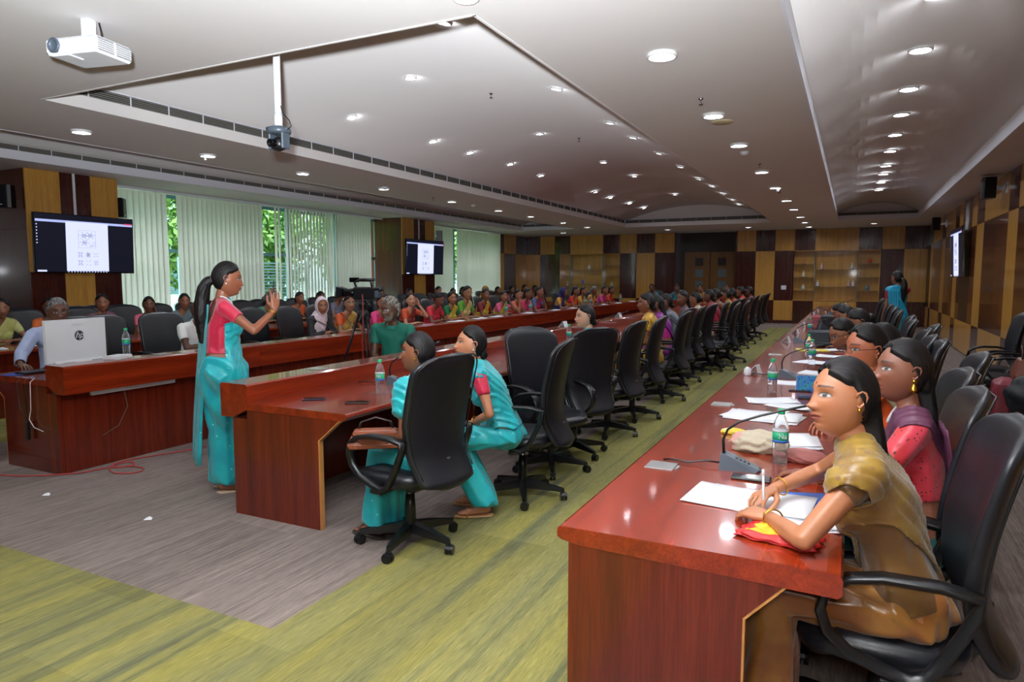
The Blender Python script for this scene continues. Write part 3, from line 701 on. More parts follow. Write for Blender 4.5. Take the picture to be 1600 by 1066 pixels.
def skull(D, male=False, wide=1.0):
    x, y, z = D.T; p = np.stack([x*.094, y*.074*wide, z*.118], 1)
    low = np.clip(-z, 0, 1); p[:, 1] *= 1-(.25 if not male else .18)*low**1.9
    front = x > 0
    p[:, 0] *= np.where(front, 1-.06*low, 1-.62*low**1.3)              # nape pulls in
    p[:, 0] += np.where(front, .016*low**1.2, 0)
    p[:, 0] -= np.where(front, .016*np.clip(z-.45, 0, 1)**1.2, 0)        # forehead slopes
    p[:, 2] -= np.where(~front, 0, .0)
    p[:, 0] = np.where(front, p[:, 0]*(1-.10*np.exp(-((z-.2)/.5)**2)*np.abs(y)**2), p[:, 0])
    p[:, 1] *= 1-.085*smooth01((p[:, 0]-.01)/.06)*smooth01((.04-p[:, 2])/.08)
    return p
def face_shape(p, male=False, mouth_open=0):
    x, y, z = p.T.copy(); f = smooth01((x-.03)/.04); ay = np.abs(y); dx = np.zeros_like(x); dz = np.zeros_like(x); dy = np.zeros_like(x)
    g = lambda u, s: np.exp(-(u/s)**2)
    zt = np.clip((.018-z)/.045, 0, 1)
    ridge = np.where(z > -.030, zt**1.4, np.clip(1-(-.030-z)/.011, 0, 1))
    dx += .0165*ridge*g(y, .0095+.007*zt)*(z < .02)                        # nose
    dx += .0085*g(ay-.0125, .0062)*g(z+.029, .0085)                        # nostril wings
    dx -= .0110*g(ay-.031, .017)*g(z-.010, .0125)                          # sockets
    dx += .0062*g(ay-.031, .0115)*g(z-.008, .0075)                         # eyeballs under lids
    dx += .0035*g(ay-.026, .022)*g(z-.033, .008)                           # brow
    dx += .0030*g(ay-.036, .018)*g(z+.020, .018)                           # cheek
    dx += .0080*g(y, .020)*g(z+.055, .0165)                                # muzzle
    dx += .0048*g(y, .019)*g(z+.0525, .0042) + .0056*g(y, .017)*g(z+.0645, .0050) - .0050*g(y, .020)*g(z+.0583, .0022)
    dx -= .0035*g(y, .02)*g(z+.076, .006)
    dx += .0130*g(y, .022)*g(z+.094, .018)                                 # chin
    q = p.copy(); q[:, 0] += dx*f
    return q
def face_paint(p, skin, male=False, beard=None, bindi=None, lips='#7c3b38', level=5):
    x, y, z = p.T; ay = np.abs(y); front = x > .03; c = np.tile(np.array(skin), (len(p), 1)); sk = np.array(skin)
    def mixin(w, col): 
        w = np.clip(w, 0, 1)[:, None]; c[:] = c*(1-w)+np.array(col)*w
    soft = .0012 if level > 5 else (.0022 if level == 5 else .004)
    def edge(d): return smooth01(.5-d/soft*.5)
    mixin(front*.35*np.exp(-((ay-.040)/.02)**2-((z+.022)/.018)**2), sk*np.array([1.15, .92, .88]))
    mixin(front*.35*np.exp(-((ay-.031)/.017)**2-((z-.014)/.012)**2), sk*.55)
    lipz = .0040+.0008; lw = edge((np.sqrt((y/.0225)**2+((z+.0583)/.0105)**2)-1)*.0105); mixin(front*lw*.9, srgb(lips))
    mixin(front*edge((np.sqrt((y/.021)**2+((z+.0583)/.0012)**2)-1)*.0012), sk*.2)
    if beard: mixin(front*smooth01((-.045-z)/.02)*.8*(1-lw)+(front*(z < -.02)*smooth01((ay-.045)/.015))*.7, srgb(beard)); mixin(front*np.exp(-((z+.0445)/.0055)**2-(y/.026)**4)*.9, srgb(beard))
    bz = .0315+.004*np.cos((ay-.03)/.018); w = edge(np.abs(z-bz)-(.0034 if not male else .0044)*(1.2-np.clip((ay-.012)/.045, 0, 1)*.7))*(ay > .0115)*(ay < .049)
    mixin(front*w*.9, (.012, .009, .008))
    if level < 5:    # small faces: eyes as dark almonds with a pale glint of white
        mixin(front*edge((np.sqrt(((ay-.031)/.0155)**2+((z-.0085)/.0058)**2)-1)*.0058), (.05, .035, .03)); mixin(front*(np.abs(ay-.031) > .0065)*edge((np.sqrt(((ay-.031)/.0125)**2+((z-.0085)/.0034)**2)-1)*.0034)*.6, (.5, .46, .44))
    else:
        e = np.sqrt(((ay-.031)/.0172)**2+((z-.0088-.0014*np.cos((ay-.031)/.01))/.0080)**2)-1
        mixin(front*edge(e*.0080), (.02, .013, .012))
        e = np.sqrt(((ay-.031)/.0142)**2+((z-.0078)/.0052)**2)-1; inside = edge(e*.0052); mixin(front*inside, (.46, .43, .41))
        mixin(front*inside*edge(np.hypot(ay-.031, z-.0084)-.0062), (.022, .012, .008))
    mixin(front*edge(np.hypot(ay-.0085, (z+.0395)*1.4)-.0035)*.7, sk*.25)
    if bindi: mixin(front*edge(np.hypot(y, z-.043)-.0042), srgb(bindi))
    return c
def hairline(p, style):
    x, y, z = p.T
    f = np.interp(x, [-.2, -.035, -.012, .012, .030, .060, .082, .2], [-.078, -.078, -.02, .038, .040, .060, .082, .1])
    f = np.where(np.abs(y) < .02, np.interp(x, [-.2, -.03, .055, .2], [-.078, -.078, .082, .1]), f)
    if style in ('short', 'bald'): f = np.interp(x, [-.2, -.035, -.012, .015, .035, .060, .082, .2], [-.06, -.06, -.01, .015, .045, .066, .088, .1])
    return z - f
def transform(P, Mx):
    A = np.array(Mx); return P @ A[:3, :3].T + A[:3, 3]
def hand_pieces(side, curl, spread=.12, pen=False):
    """wrist at origin, fingers along +X, palm facing -Z, thumb on the inner side; side +1 = left hand"""
    t = -side; out = [hull(ell((.0, 0, 0), (.018, .024, .017)), ell((.030, -.022*1, 0), (.018, .014, .012)), ell((.030, .022, 0), (.018, .014, .012)), ell((.078, -.028, .0), (.012, .011, .010)), ell((.080, .028, 0), (.012, .011, .010)))]
    L = [(.040, .026, .020), (.045, .028, .021), (.041, .027, .020), (.032, .021, .018)]
    for i in range(4):
        y = t*(.030-.020*i); a = t*spread*(1.5-i)*.5; p = Vector((.084-.004*abs(i-1.2), y, .001)); an = 0; r = .0088-.0007*(i == 3)-.0003*i
        prev = p
        for j, l in enumerate(L[i]):
            an += curl*(.55 if j == 0 else .8); d = Vector((math.cos(an)*math.cos(a), math.cos(an)*math.sin(a), -math.sin(an))); q = prev+d*l
            out.append(hull(ell(prev, r*1.05), ell(q, r*.92))); prev = q; r *= .93
    b = Vector((.020, t*.022, -.004)); k1 = b+Vector((.030, t*.024, -.010-.012*min(curl, 1))); k2 = k1+Vector((.030, t*(.010-.012*curl), -.006-.01*curl)); k3 = k2+Vector((.022, t*(.002-.014*curl), -.004-.006*curl))
    out += [hull(ell(b, .014), ell(k1, .0115)), hull(ell(k1, .0115), ell(k2, .0100)), hull(ell(k2, .0100), ell(k3, .0080))]
    return out
def frame(xd, zd):
    x = Vector(xd).normalized(); z = Vector(zd); z = (z-x*z.dot(x)).normalized(); y = z.cross(x)
    return Matrix((x, y, z)).transposed().to_4x4()
def ik(s, w, l1, l2, hint):
    s = Vector(s); w = Vector(w); d = w-s; L = min(d.length, (l1+l2)*.995); d = d.normalized(); w = s+d*L
    a = (l1*l1-l2*l2+L*L)/(2*L); h = math.sqrt(max(0, l1*l1-a*a)); hv = Vector(hint); hv = (hv-d*hv.dot(d)).normalized(); return s+d*a+hv*h, w
def person(label, x, y, deg, *, z=0.0, female=True, skin='#8a5a40', lean=12, scale=.94, seat=.45, stand=False, fwd=0.0,
           head=(0, 0, 0), hands=('desk', 'desk'), blouse='#b02040', saree='#20a0a0', pallu=None, hair='bun', hairc='black', lvl=4, vox=.014, beard=None, bindi=None,
           shirt=None, trousers='#2b2e3a', glasses=False, earring=None, group=None, torso_yaw=0, feet=True, gar=None, legs=None, necklace=None, bangles=None, sandals=None, smile=0, twist=0, lw=1.0, sleeve=.5, tie=False):
    S = scale; t = thing('person', label, 'person', (x, y, z), R(deg), group); gar = gar or {}
    skc = np.array(srgb(skin)); V = lambda *a: Vector(a)
    pel = V(fwd, 0, seat+.085*S) if not stand else V(0, 0, .90*S)
    th = R(lean); up = V(math.sin(th), 0, math.cos(th)); up2 = V(math.sin(th*1.25), 0, math.cos(th*1.25))
    ty = Matrix.Rotation(R(torso_yaw), 4, 'Z')
    wa = pel+up*.19*S; ch = wa+(up*.155)*S; nb = ch+up2*.185*S; 
    side = ty @ V(0, 1, 0); fw = ty @ V(1, 0, 0); fwl = (fw*math.cos(th)-V(0, 0, 1)*math.sin(th))
    sw = (.165 if female else .195)*S; sh = [nb+side*s*sw-up2*.045*S for s in (1, -1)]   # 0 = left, 1 = right
    hx, hyaw, hroll = head            # pitch down +, yaw left +, roll
    Hm = Matrix.Rotation(R(torso_yaw*0+hyaw), 4, 'Z') @ Matrix.Rotation(R(hx), 4, 'Y') @ Matrix.Rotation(R(hroll), 4, 'X')
    hs = S*(1.07 if female else 1.12)
    atlas = nb+up2*.055*S+fwl*.012; Hc = atlas + (Hm @ V(.022, 0, .100*hs))
    Hm = Matrix.Translation(Hc) @ Hm @ Matrix.Scale(hs, 4)
    u = lambda v: np.array(v[:])
    RT = frame(side.cross(up)*1.0, up); RT3 = RT
    E = lambda c, r: ell(u(c), np.array(r)*S, 1, RT3)
    bw = 1.0 if female else 1.06
    torso = [hull(E(pel, (.125*lw, .175*lw, .10)), E(wa, (.098*lw, .135*bw, .07))), hull(E(wa, (.098*lw, .135*bw, .07)), E(ch+up*.02, (.112, .155*bw, .08))),
             hull(E(ch+up*.02, (.112, .150*bw, .08)), E(sh[0]-side*.02, (.06, .05, .05)), E(sh[1]+side*.02, (.06, .05, .05))), hull(E(sh[0], (.052, .045, .048)), E(sh[1], (.052, .045, .048)), E(nb, (.055, .055, .045)))]
    if female: torso += [hull(E(ch+fwl*.070*S+side*s*.062*S-up*.015*S, (.062, .066, .062)), E(ch+side*s*.05*S+up*.06*S, (.06, .06, .05))) for s in (1, -1)]
    neck = [hull(E(nb+up*.005, (.050, .050, .03)), ell(u(atlas+V(0.004, 0, .02)), .046*S*bw), ell(u(Hm @ V(-.02, 0, -.03)), .046*S*bw), ell(u(Hm @ V(.010, 0, -.070)), .034*S))]
    # arms
    l1, l2 = .275*S, .245*S; arms = []; sleeves = []; handm = []; wr = []; el_ = []
    for i, s in ((0, 1), (1, -1)):
        h = hands[i]; hint = V(-.35, s*.75, -.8); fd = V(1, -s*.35, -.1); pn = V(0, 0, 1); curl = .45
        if isinstance(h, dict): w = V(*h['w']); hint = V(*h.get('hint', hint)); fd = V(*h.get('fd', fd)); pn = V(*h.get('back', pn)); curl = h.get('curl', .45)
        elif h == 'desk': w = V(.40+fwd, s*.13, .775-z); hint = V(-.2, s*.8, -.9)
        elif h == 'desk2': w = V(.36+fwd, s*.03, .785-z); hint = V(-.1, s*.9, -.6); fd = V(.3, -s, -.05)
        elif h == 'lap': w = V(pel.x+.24*S, s*.05, pel.z+.09); hint = V(-.6, s*.8, -.3); fd = V(.8, -s*.7, -.2)
        elif h == 'chin': w = u_v = Hm @ V(.075, s*.055, -.175); fd = V(.0, -s*.45, 1.0); pn = V(1, s*.6, .1); curl = 1.0; hint = V(.3, s*.35, -1)
        elif h == 'cheek': w = Hm @ V(.05, s*.085, -.13); fd = V(-.15, -s*.12, 1.0); pn = V(.3, s*1.0, .1); curl = .6; hint = V(.4, s*.5, -1)
        elif h == 'head': w = Hm @ V(.02, s*.115, -.10); fd = V(-.4, -s*.15, 1.0); pn = V(.2, s*1.0, .1); curl = .5; hint = V(.7, s*.4, -1)
        elif h == 'hang': w = sh[i]+V(.05, s*.06, -.50*S); hint = V(-1, 0, 0); fd = V(.1, 0, -1); pn = V(0, s, 0)
        e, w = ik(sh[i], w, l1, l2, hint); el_.append(e); wr.append(w); k = S*(1.0 if female else 1.12)
        arms.append(hull(ell(u(sh[i]), .047*k), ell(u(sh[i]*.5+e*.5), .043*k), ell(u(e), .035*k)))
        arms.append(hull(ell(u(e), .036*k), ell(u(e*.65+w*.35), .036*k), ell(u(w), .0245*k)))
        Hd = Matrix.Translation(w) @ frame(fd, pn) @ Matrix.Scale(S*.98*(1 if female else 1.08), 4); handm.append(Hd)
        ln = min(sleeve, .94); e1 = sh[i].lerp(e, min(1, ln/.5*.55) if ln <= .5 else 1)
        sl = [hull(ell(u(sh[i]), .054*k), ell(u(sh[i].lerp(e1, .5)), .052*k), ell(u(e1), .046*k))]
        if ln > .5: e2 = e.lerp(w, (ln-.5)*2); sl += [hull(ell(u(e), .046*k), ell(u(e.lerp(e2, .4)), .045*k), ell(u(e2), .036*k))]
        sleeves.append((sl, e1 if ln <= .5 else e2, (e1-sh[i]).normalized() if ln <= .5 else (w-e).normalized()))
    body = list(neck) + arms + torso
    # legs
    if stand: hip = [pel+V(0, s*.085*S, -.05) for s in (1, -1)]; kn = [V(.02, s*.085, .48*S) for s in (1, -1)]; an = [V(-.02, s*.08, .08) for s in (1, -1)]
    else:
        hip = [pel+V(.0, s*.09*S, -.01) for s in (1, -1)]; kn = [pel+V(.40*S, s*.10*S, .015) for s in (1, -1)]; an = [V(kn[0].x+.02, s*.09, .085) for s in (1, -1)]
    if legs: kn = [V(*q) for q in legs['knee']]; an = [V(*q) for q in legs['ankle']]
    if not female:
        pass
    fpieces = []
    for i in (0, 1):
        if feet: fdv = V(1, (1-2*i)*.15, 0).normalized(); fpieces += [hull(ell(u(an[i]), .036*S), ell(u(an[i]+V(0, 0, .10)), .040*S)), hull(ell(u(an[i]+V(-.02, 0, -.035)), (.03, .03, .026)), ell(u(an[i]+V(0, 0, -.01)), .032), ell(u(an[i]+fdv*.10+V(0, 0, -.052)), (.04, .036, .016)), ell(u(an[i]+fdv*.15+V(0, 0, -.056)), (.03, .034, .013)))]
    me = remesh(body, vox, 5 if vox < .01 else 2)
    # join hands, feet, head into the body mesh with colours
    hv = []; 
    parts = [(getco(me).astype(float), [tuple(p.vertices) for p in me.polygons], None)]
    bpy.data.meshes.remove(me)
    for i, s in ((0, 1), (1, -1)):
        cu = hands[i].get('curl', .45) if isinstance(hands[i], dict) else {'chin': 1.0, 'cheek': .6, 'head': .5}.get(hands[i], .45)
        hp = hand_pieces(s, cu)
        if vox < .01: hm = remesh(hp, .0034, 2); parts.append((transform(getco(hm).astype(float), handm[i]), [tuple(p.vertices) for p in hm.polygons], None)); bpy.data.meshes.remove(hm)
        else:
            for v, f in hp: parts.append((transform(np.array(v), handm[i]), f, None))
    if feet and fpieces:
        fm = remesh(fpieces, .009 if vox < .012 else .016, 2); parts.append((getco(fm).astype(float), [tuple(p.vertices) for p in fm.polygons], None)); bpy.data.meshes.remove(fm)
    D, F = head_dirs(lvl); p0 = skull(D, not female); fp = face_shape(p0, not female)
    parts.append((transform(fp, Hm), F, face_paint(p0, skc, not female, beard, bindi, lips='#7a3a38' if female else '#5f3530', level=lvl)))
    for s in (1, -1):       # ears: shell, rim and lobe
        sh_ = hull(ell((-.010, s*.072, .008), (.015, .006, .022)), ell((-.003, s*.070, -.012), (.010, .005, .012)))
        rim = MB().tube([(.005, s*.074, .010), (.004, s*.078, .024), (-.006, s*.083, .033), (-.019, s*.085, .028), (-.025, s*.085, .014), (-.022, s*.083, -.002), (-.012, s*.079, -.016), (-.004, s*.076, -.024), (.002, s*.074, -.016)], [.003, .0042, .0048, .005, .005, .0048, .005, .006, .004], 8)
        ec = np.array((-.004, s*.070, 0.0))
        for v, f in (sh_, (rim.v, rim.f)): parts.append((transform((np.array(v)-ec)*np.array((.86, .86, .84))+ec, Hm), f, None))
    VV = np.concatenate([q[0] for q in parts]); FF = []; CC = []; b = 0
    for v, f, c in parts:
        FF += [tuple(int(k)+b for k in q) for q in f]; b += len(v); CC.append(c if c is not None else np.tile(skc*.97, (len(v), 1)))
    bm_ = newmesh(VV, FF, True, SKIN); ca = bm_.color_attributes.new('Col', 'FLOAT_COLOR', 'POINT'); C4 = np.ones((len(VV), 4), np.float32); C4[:, :3] = np.concatenate(CC); ca.data.foreach_set('color', C4.ravel())
    body_o = link('body', bm_, t)
    # ---- clothes
    rs = random.Random(label); ph = rs.uniform(0, 6)
    def folds(mesh, amp, kx, dirv, wob=2.0):
        co = getco(mesh); no = getno(mesh); s = co @ np.array(dirv); w = np.sin(kx*s+wob*np.sin(co[:, 2]*9+ph)+ph)*.6+np.sin(kx*1.9*s+1.7*np.sin(co[:, 0]*7+co[:, 1]*5))*.4
        setco(mesh, co+no*(amp*w)[:, None])
    gv = vox*1.0 if vox >= .01 else .010
    infl = lambda pcs, d: pcs
    def garment(name, pcs, off, planes, mat, amp=.0, kx=40, dirv=(0, 1, 0), parent=t, sm=3, thick=0):
        g = remesh(pcs, gv, sm)
        if off: co = getco(g); setco(g, co+getno(g)*off)
        if amp: folds(g, amp, kx, dirv)
        if planes: cut(g, planes)
        o = link(name, g, parent, mat)
        if thick: so = o.modifiers.new('solid', 'SOLIDIFY'); so.thickness = thick; so.offset = -1
        return o
    top = cmat(shirt or blouse, .7) if isinstance(shirt or blouse, str) else (shirt or blouse)
    sar = cmat(saree, .5) if isinstance(saree, str) else saree
    pal = sar if pallu is None else (cmat(pallu, .5) if isinstance(pallu, str) else pallu)
    body_t = torso
    neckcut = (u(nb+up2*.012), u(up2))
    if female:
        g = garment('blouse', torso + sleeves[0][0] + sleeves[1][0], .006, [(u(wa+up*(gar.get('waist', .0))*S), u(-up))], top, sm=4)
        # open neckline front and nape
        bm = bmesh.new(); bm.from_mesh(g.data); c0 = nb+fwl*.045*S+up*.01; dl = [v for v in bm.verts if (v.co-c0).length < .098*S or (tie and (v.co-(nb-fwl*.06*S-up*.08*S)).length < .10*S)]
        bmesh.ops.delete(bm, geom=dl, context='VERTS')
        for sl, e1, ax in sleeves:
            ids = [v for v in bm.verts if (v.co-e1).dot(ax) > .012 and (v.co-e1).length < .10]
            bmesh.ops.delete(bm, geom=ids, context='VERTS')
        relax_rim(bm); bm.to_mesh(g.data); bm.free()
        if vox < .01: so = g.modifiers.new('solid', 'SOLIDIFY'); so.thickness = .003; so.offset = -1
        # skirt of the saree
        if stand:
            sk = [hull(E(pel+up*.10, (.12*lw, .155*lw, .04)), E(pel, (.155*lw, .195*lw, .10))), hull(E(pel, (.155*lw, .195*lw, .10)), ell(u(V(.03, 0, .5*S)), (.15, .18, .1))), hull(ell(u(V(.03, 0, .5*S)), (.15, .18, .1)), ell((0.02, 0, .12), (.16, .19, .1)))]
            garment('saree_skirt', sk, .0, [((0, 0, .045), (0, 0, -1))], sar, amp=.014, kx=60, dirv=(.6, .8, 0), sm=3)
        else:
            sk = [hull(E(pel+up*.09*S, (.115*lw, .150*lw, .04)), E(pel, (.14*lw, .19*lw, .115)))]
            sk += [hull(E(pel, (.13, .18, .10)), ell(u(kn[0]), .078*S), ell(u(kn[1]), .078*S)), hull(ell(u(kn[0]), .078*S), ell(u(kn[1]), .078*S), ell(u(an[0]+V(.0, .03, .03)), (.10, .07, .05)), ell(u(an[1]+V(.0, -.03, .03)), (.10, .07, .05)))]
            garment('saree_skirt', sk, .0, [((0, 0, .06), (0, 0, -1))], sar, amp=.011 if vox < .01 else .009, kx=60, dirv=(.3, .95, 0), sm=3)
        if saree is not None and not gar.get('no_pallu'):
            c = (sh[0]-side*.055*S); tgt = (wa-side*.16*S-up*.05); ax = (tgt-c); nrm = fw.cross(ax).normalized()
            wd = gar.get('pw', .085)*S; big = torso if not gar.get('arm') else torso + [hull(ell(u(sh[0]), .060), ell(u(sh[0].lerp(el_[0], gar['arm'])), .062))]
            fr_ = [(u(nb-fwl*gar['front']), u(-fwl))] if 'front' in gar else []
            g = garment('saree_pallu', big, .018, fr_+[(u(c+nrm*wd), u(nrm)), (u(c-nrm*wd*1.15), u(-nrm)), (u(pel+up*.04), u(-up))], pal, amp=.006, kx=170 if vox < .01 else 100, dirv=u(nrm), sm=4, thick=.006)
            if gar.get('drop'):
                # loose end falling behind
                z1 = gar['drop']; n2 = 14; pts = []; v = []; f = []; w2 = gar.get('dw', .10)
                for a in range(n2+1):
                    tt = a/n2; bz = sh[0].z+.02-(sh[0].z+.02-z1)*tt; bx = sh[0].x-.092-.04*math.sin(tt*PI*.5)-.06*tt*(1 if stand else .3)
                    for k in range(17):
                        q = -1+k/8; v.append((bx+.012*math.sin(k*1.9+tt*2)*(.4+tt), sh[0].y-.045+q*w2*(1-.25*tt), bz-.0*abs(q)))
                for a in range(n2):
                    for k in range(16): f.append((a*17+k, a*17+k+1, (a+1)*17+k+1, (a+1)*17+k))
                m_ = newmesh(v, f, True); o = link('saree_end', m_, t, pal); so = o.modifiers.new('solid', 'SOLIDIFY'); so.thickness = .004
    else:
        g = garment('shirt', torso + sleeves[0][0] + sleeves[1][0], .010, None, top, amp=.003, kx=35, dirv=(0, .5, .8), sm=3)
        bm = bmesh.new(); bm.from_mesh(g.data); dl = [v for v in bm.verts if (v.co-(nb+fwl*.05*S+up*.03)).length < .070*S]
        for sl, e1, ax in sleeves: dl += [v for v in bm.verts if (v.co-e1).dot(ax) > .014 and (v.co-e1).length < .10]
        bmesh.ops.delete(bm, geom=list(set(dl)), context='VERTS'); relax_rim(bm); bm.to_mesh(g.data); bm.free()
        cl = MB(); ns = 20; ring = []
        for r_, dz in ((.070, .0), (.062, .045), (.068, .045), (.078, .004)):
            ring += [u(nb+side*math.cos(2*PI*k/ns)*r_*S+fwl*math.sin(2*PI*k/ns)*r_*1.05*S+up*(dz-.022*(1+math.sin(2*PI*k/ns)))*S) for k in range(ns)]
        cl.add(ring, [(i*ns+k, i*ns+(k+1) % ns, (i+1)*ns+(k+1) % ns, (i+1)*ns+k) for i in range(3) for k in range(ns)], 0, True).build('collar', top, t)
        tr = []
        for i in (0, 1): tr += [hull(ell(u(hip[i]), .095*S), ell(u(kn[i]), .068*S)), hull(ell(u(kn[i]), .068*S), ell(u(an[i]+V(0, 0, .02)), .052*S))]
        tr.append(hull(E(pel+up*.03, (.125, .165, .06)), E(pel, (.13, .175, .09))))
        garment('trousers', tr, .0, [((0, 0, .05), (0, 0, -1))], cmat(trousers, .8), amp=.003, kx=50, dirv=(.5, .5, .6))
    # ---- hair
    HM = HAIR[hairc] if isinstance(hairc, str) else hairc
    hl = min(lvl, 5); D, F = head_dirs(hl); p0 = skull(D, not female); 
    if hair in ('hijab', 'veil'):
        mat = cmat(gar['veil'], .7); k = 1.0
        p = p0*np.array([1.18, 1.24, 1.16]); co = p; hmask = np.where((p0[:, 0] > .055), np.hypot(p0[:, 1]/.062, (p0[:, 2]+.005)/.088) > 1, True)
        keep = [f for f in F if all(hmask[i] for i in f)]
        HV = transform(p, Hm)
        pcs = [hull(ell(u(atlas+V(.01, 0, .03)), .085*S), E(nb-up*.01, (.12, .15, .03))), hull(E(nb-up*.01, (.125, .155, .03)), E(ch+fwl*.03, (.135, .16, .06)))] if hair == 'hijab' else [hull(ell(u(Hm @ V(-.05, 0, -.05)), .085*S), E(nb-up*.02-fwl*.05, (.06, .13, .03)))]
        mb = MB().add(HV, keep, 0, True); o = mb.build('head_veil' if hair == 'veil' else 'headscarf', mat, t); so = o.modifiers.new('solid', 'SOLIDIFY'); so.thickness = .005
        garment('scarf_drape', pcs, .0, None, mat, amp=.006, kx=70, dirv=(0, .6, .8), parent=t)
    else:
        h = hairline(p0, hair); thick = {'short': .014, 'bald': .004}.get(hair, .0165)
        if hair == 'bald': h = np.where(p0[:, 2] > .045, -1, h)
        if hairc == 'silver' or hair == 'mop': thick = .020
        off = thick*smooth01((h+.004)/.022)-.004
        if hair not in ('short', 'bald', 'mop'): off = off - .006*np.exp(-(p0[:, 1]/.0035)**2)*(p0[:, 0] > -.02)*(h > 0)
        nrm = p0/np.array([.094**2, .074**2, .118**2]); nrm /= np.linalg.norm(nrm, axis=1)[:, None]
        if hairc == 'silver' or hair == 'mop': off += (h > .01)*.007*np.sin(p0[:, 0]*120+3*np.sin(p0[:, 1]*70))*np.cos(p0[:, 2]*80)
        q = p0+nrm*off[:, None]; ok = h > -.006; keep = [f for f in F if all(ok[i] for i in f)]
        mb = MB().add(transform(q, Hm), keep, 0, True)
        hp = []
        H2 = lambda c, r, n=2: ell(c, r, n)
        if hair == 'bun': hp = [hull(H2((-.105, 0, -.005), (.034, .048, .044)), H2((-.075, 0, .0), (.03, .045, .04)))]
        elif hair == 'low': hp = [hull(H2((-.085, 0, -.060), (.035, .052, .036)), H2((-.07, 0, -.03), (.03, .05, .04)))]
        elif hair == 'pony':
            P = [(-.085, 0, -.01, .032), (-.125, 0, -.03, .038), (-.145, 0, -.09, .050), (-.150, .01, -.17, .056), (-.145, 0, -.26, .052), (-.135, .01, -.35, .042), (-.13, 0, -.44, .022)]
            hp = [hull(H2(P[i][:3], (P[i][3], P[i][3]*1.15, P[i][3]), 1), H2(P[i+1][:3], (P[i+1][3], P[i+1][3]*1.15, P[i+1][3]), 1)) for i in range(len(P)-1)]
        elif hair == 'braid':
            P = [(-.085-.02*math.sin(i*.5), .012*(-1)**i, -.03-.036*i, .030-.0012*i) for i in range(11)]
            hp = [hull(H2(p_[:3], p_[3], 1), H2((p_[0]-.004, -p_[1], p_[2]-.02), p_[3]*.9, 1)) for p_ in P]
        elif hair == 'long':
            hp = [hull(H2((-.055, 0, -.01), (.045, .072, .06)), H2((-.070, 0, -.10), (.038, .072, .05))), hull(H2((-.070, 0, -.10), (.038, .072, .05)), H2((-.105, .0, -.22), (.030, .070, .05))), hull(H2((-.105, 0, -.22), (.030, .070, .05)), H2((-.120, .0, -.33), (.018, .045, .04)))]
        elif hair == 'half':
            hp = [hull(H2((-.05, 0, .0), (.055, .074, .05)), H2((-.075, 0, -.07), (.042, .066, .045))), hull(H2((-.075, 0, -.07), (.042, .066, .045)), H2((-.10, .02, -.17), (.034, .050, .05))), hull(H2((-.10, .02, -.17), (.034, .05, .05)), H2((-.125, .03, -.30), (.022, .036, .05)))]
        if hp:
            hm = remesh([(transform(np.array(v), Hm), f) for v, f in hp], .007 if vox < .01 else .012, 3)
            if vox < .01: folds(hm, .0022, 420, (0, 1, 0), 1.0)
            mb.add(getco(hm), [tuple(p.vertices) for p in hm.polygons], 0, True); bpy.data.meshes.remove(hm)
        ho = mb.build('hair', HM, t)
        if hair == 'pony': MB().add(*hull(*[transform(ell((-.10, .0, -.012), (.012, .034, .034)), Hm)])).build('hair_tie', M['white'], ho)
    gold = M['gold']
    if earring:
        for s in (1, -1):
            e = MB(); c = Hm @ V(-.003, s*.080, -.028)
            if earring == 'jhumka': e.lathe([(.002, 0), (.012, -.030), (.013, -.036), (.006, -.036)][::-1], 12, c); e.lathe([(.006, -.006), (.007, .004), (.004, .008)], 10, c); e.lathe([(.0035, -.044), (.0045, -.038)], 8, c)
            else: e.lathe([(.001, -.007), (.0055, -.003), (.0055, .003), (.001, .007)], 10, c)
            e.build('earring', gold if earring != 'stud' else M['white'], t)
    if necklace:
        pts = []
        for k in range(17):
            a = PI*(-.02+1.04*k/16)+PI*0; pts.append(nb+side*math.cos(a)*.078*S+fwl*(math.sin(a)*.095*S-.01)+up*(.034-.075*math.sin(a)**2)*S)
        MB().tube(pts, .0026 if necklace == 'chain' else .005, 6).build('necklace', gold if necklace != 'pearl' else M['white'], t)
    if bangles:
        for i in (0, 1):
            for q in range(2 if bangles == 2 else 1):
                d = (wr[i]-el_[i]).normalized(); c = wr[i]-d*(.035+.012*q); a = d.cross(V(0, 0, 1)).normalized(); b2 = d.cross(a)
                pts = [c+(a*math.cos(2*PI*k/18)+b2*math.sin(2*PI*k/18))*.033*S for k in range(19)]; MB().tube(pts, .0028, 6, caps=False).build('bangle', gold, t)
    if sandals:
        for i in (0, 1):
            fdv = V(1, (1-2*i)*.15, 0).normalized(); c = an[i]; lo = c.z-.085
            so_ = MB().add(*hull(*[ell((q.x, q.y, lo+.012), (r_, r_*.9, .010)) for q, r_ in ((c+fdv*-.03, .036), (c+fdv*.05, .036), (c+fdv*.13, .042), (c+fdv*.165, .036))])).build('sandal', cmat(sandals, .5), t)
            sd = V(-fdv.y, fdv.x, 0); m0 = c+fdv*.115
            MB().tube([(m0+sd*.042+V(0, 0, lo-c.z+.015)), (m0+sd*.03+V(0, 0, lo-c.z+.050)), (m0+V(0, 0, lo-c.z+.062)), (m0-sd*.03+V(0, 0, lo-c.z+.050)), (m0-sd*.042+V(0, 0, lo-c.z+.015))], .006, 6).build('sandal_strap', cmat(sandals, .5), so_)
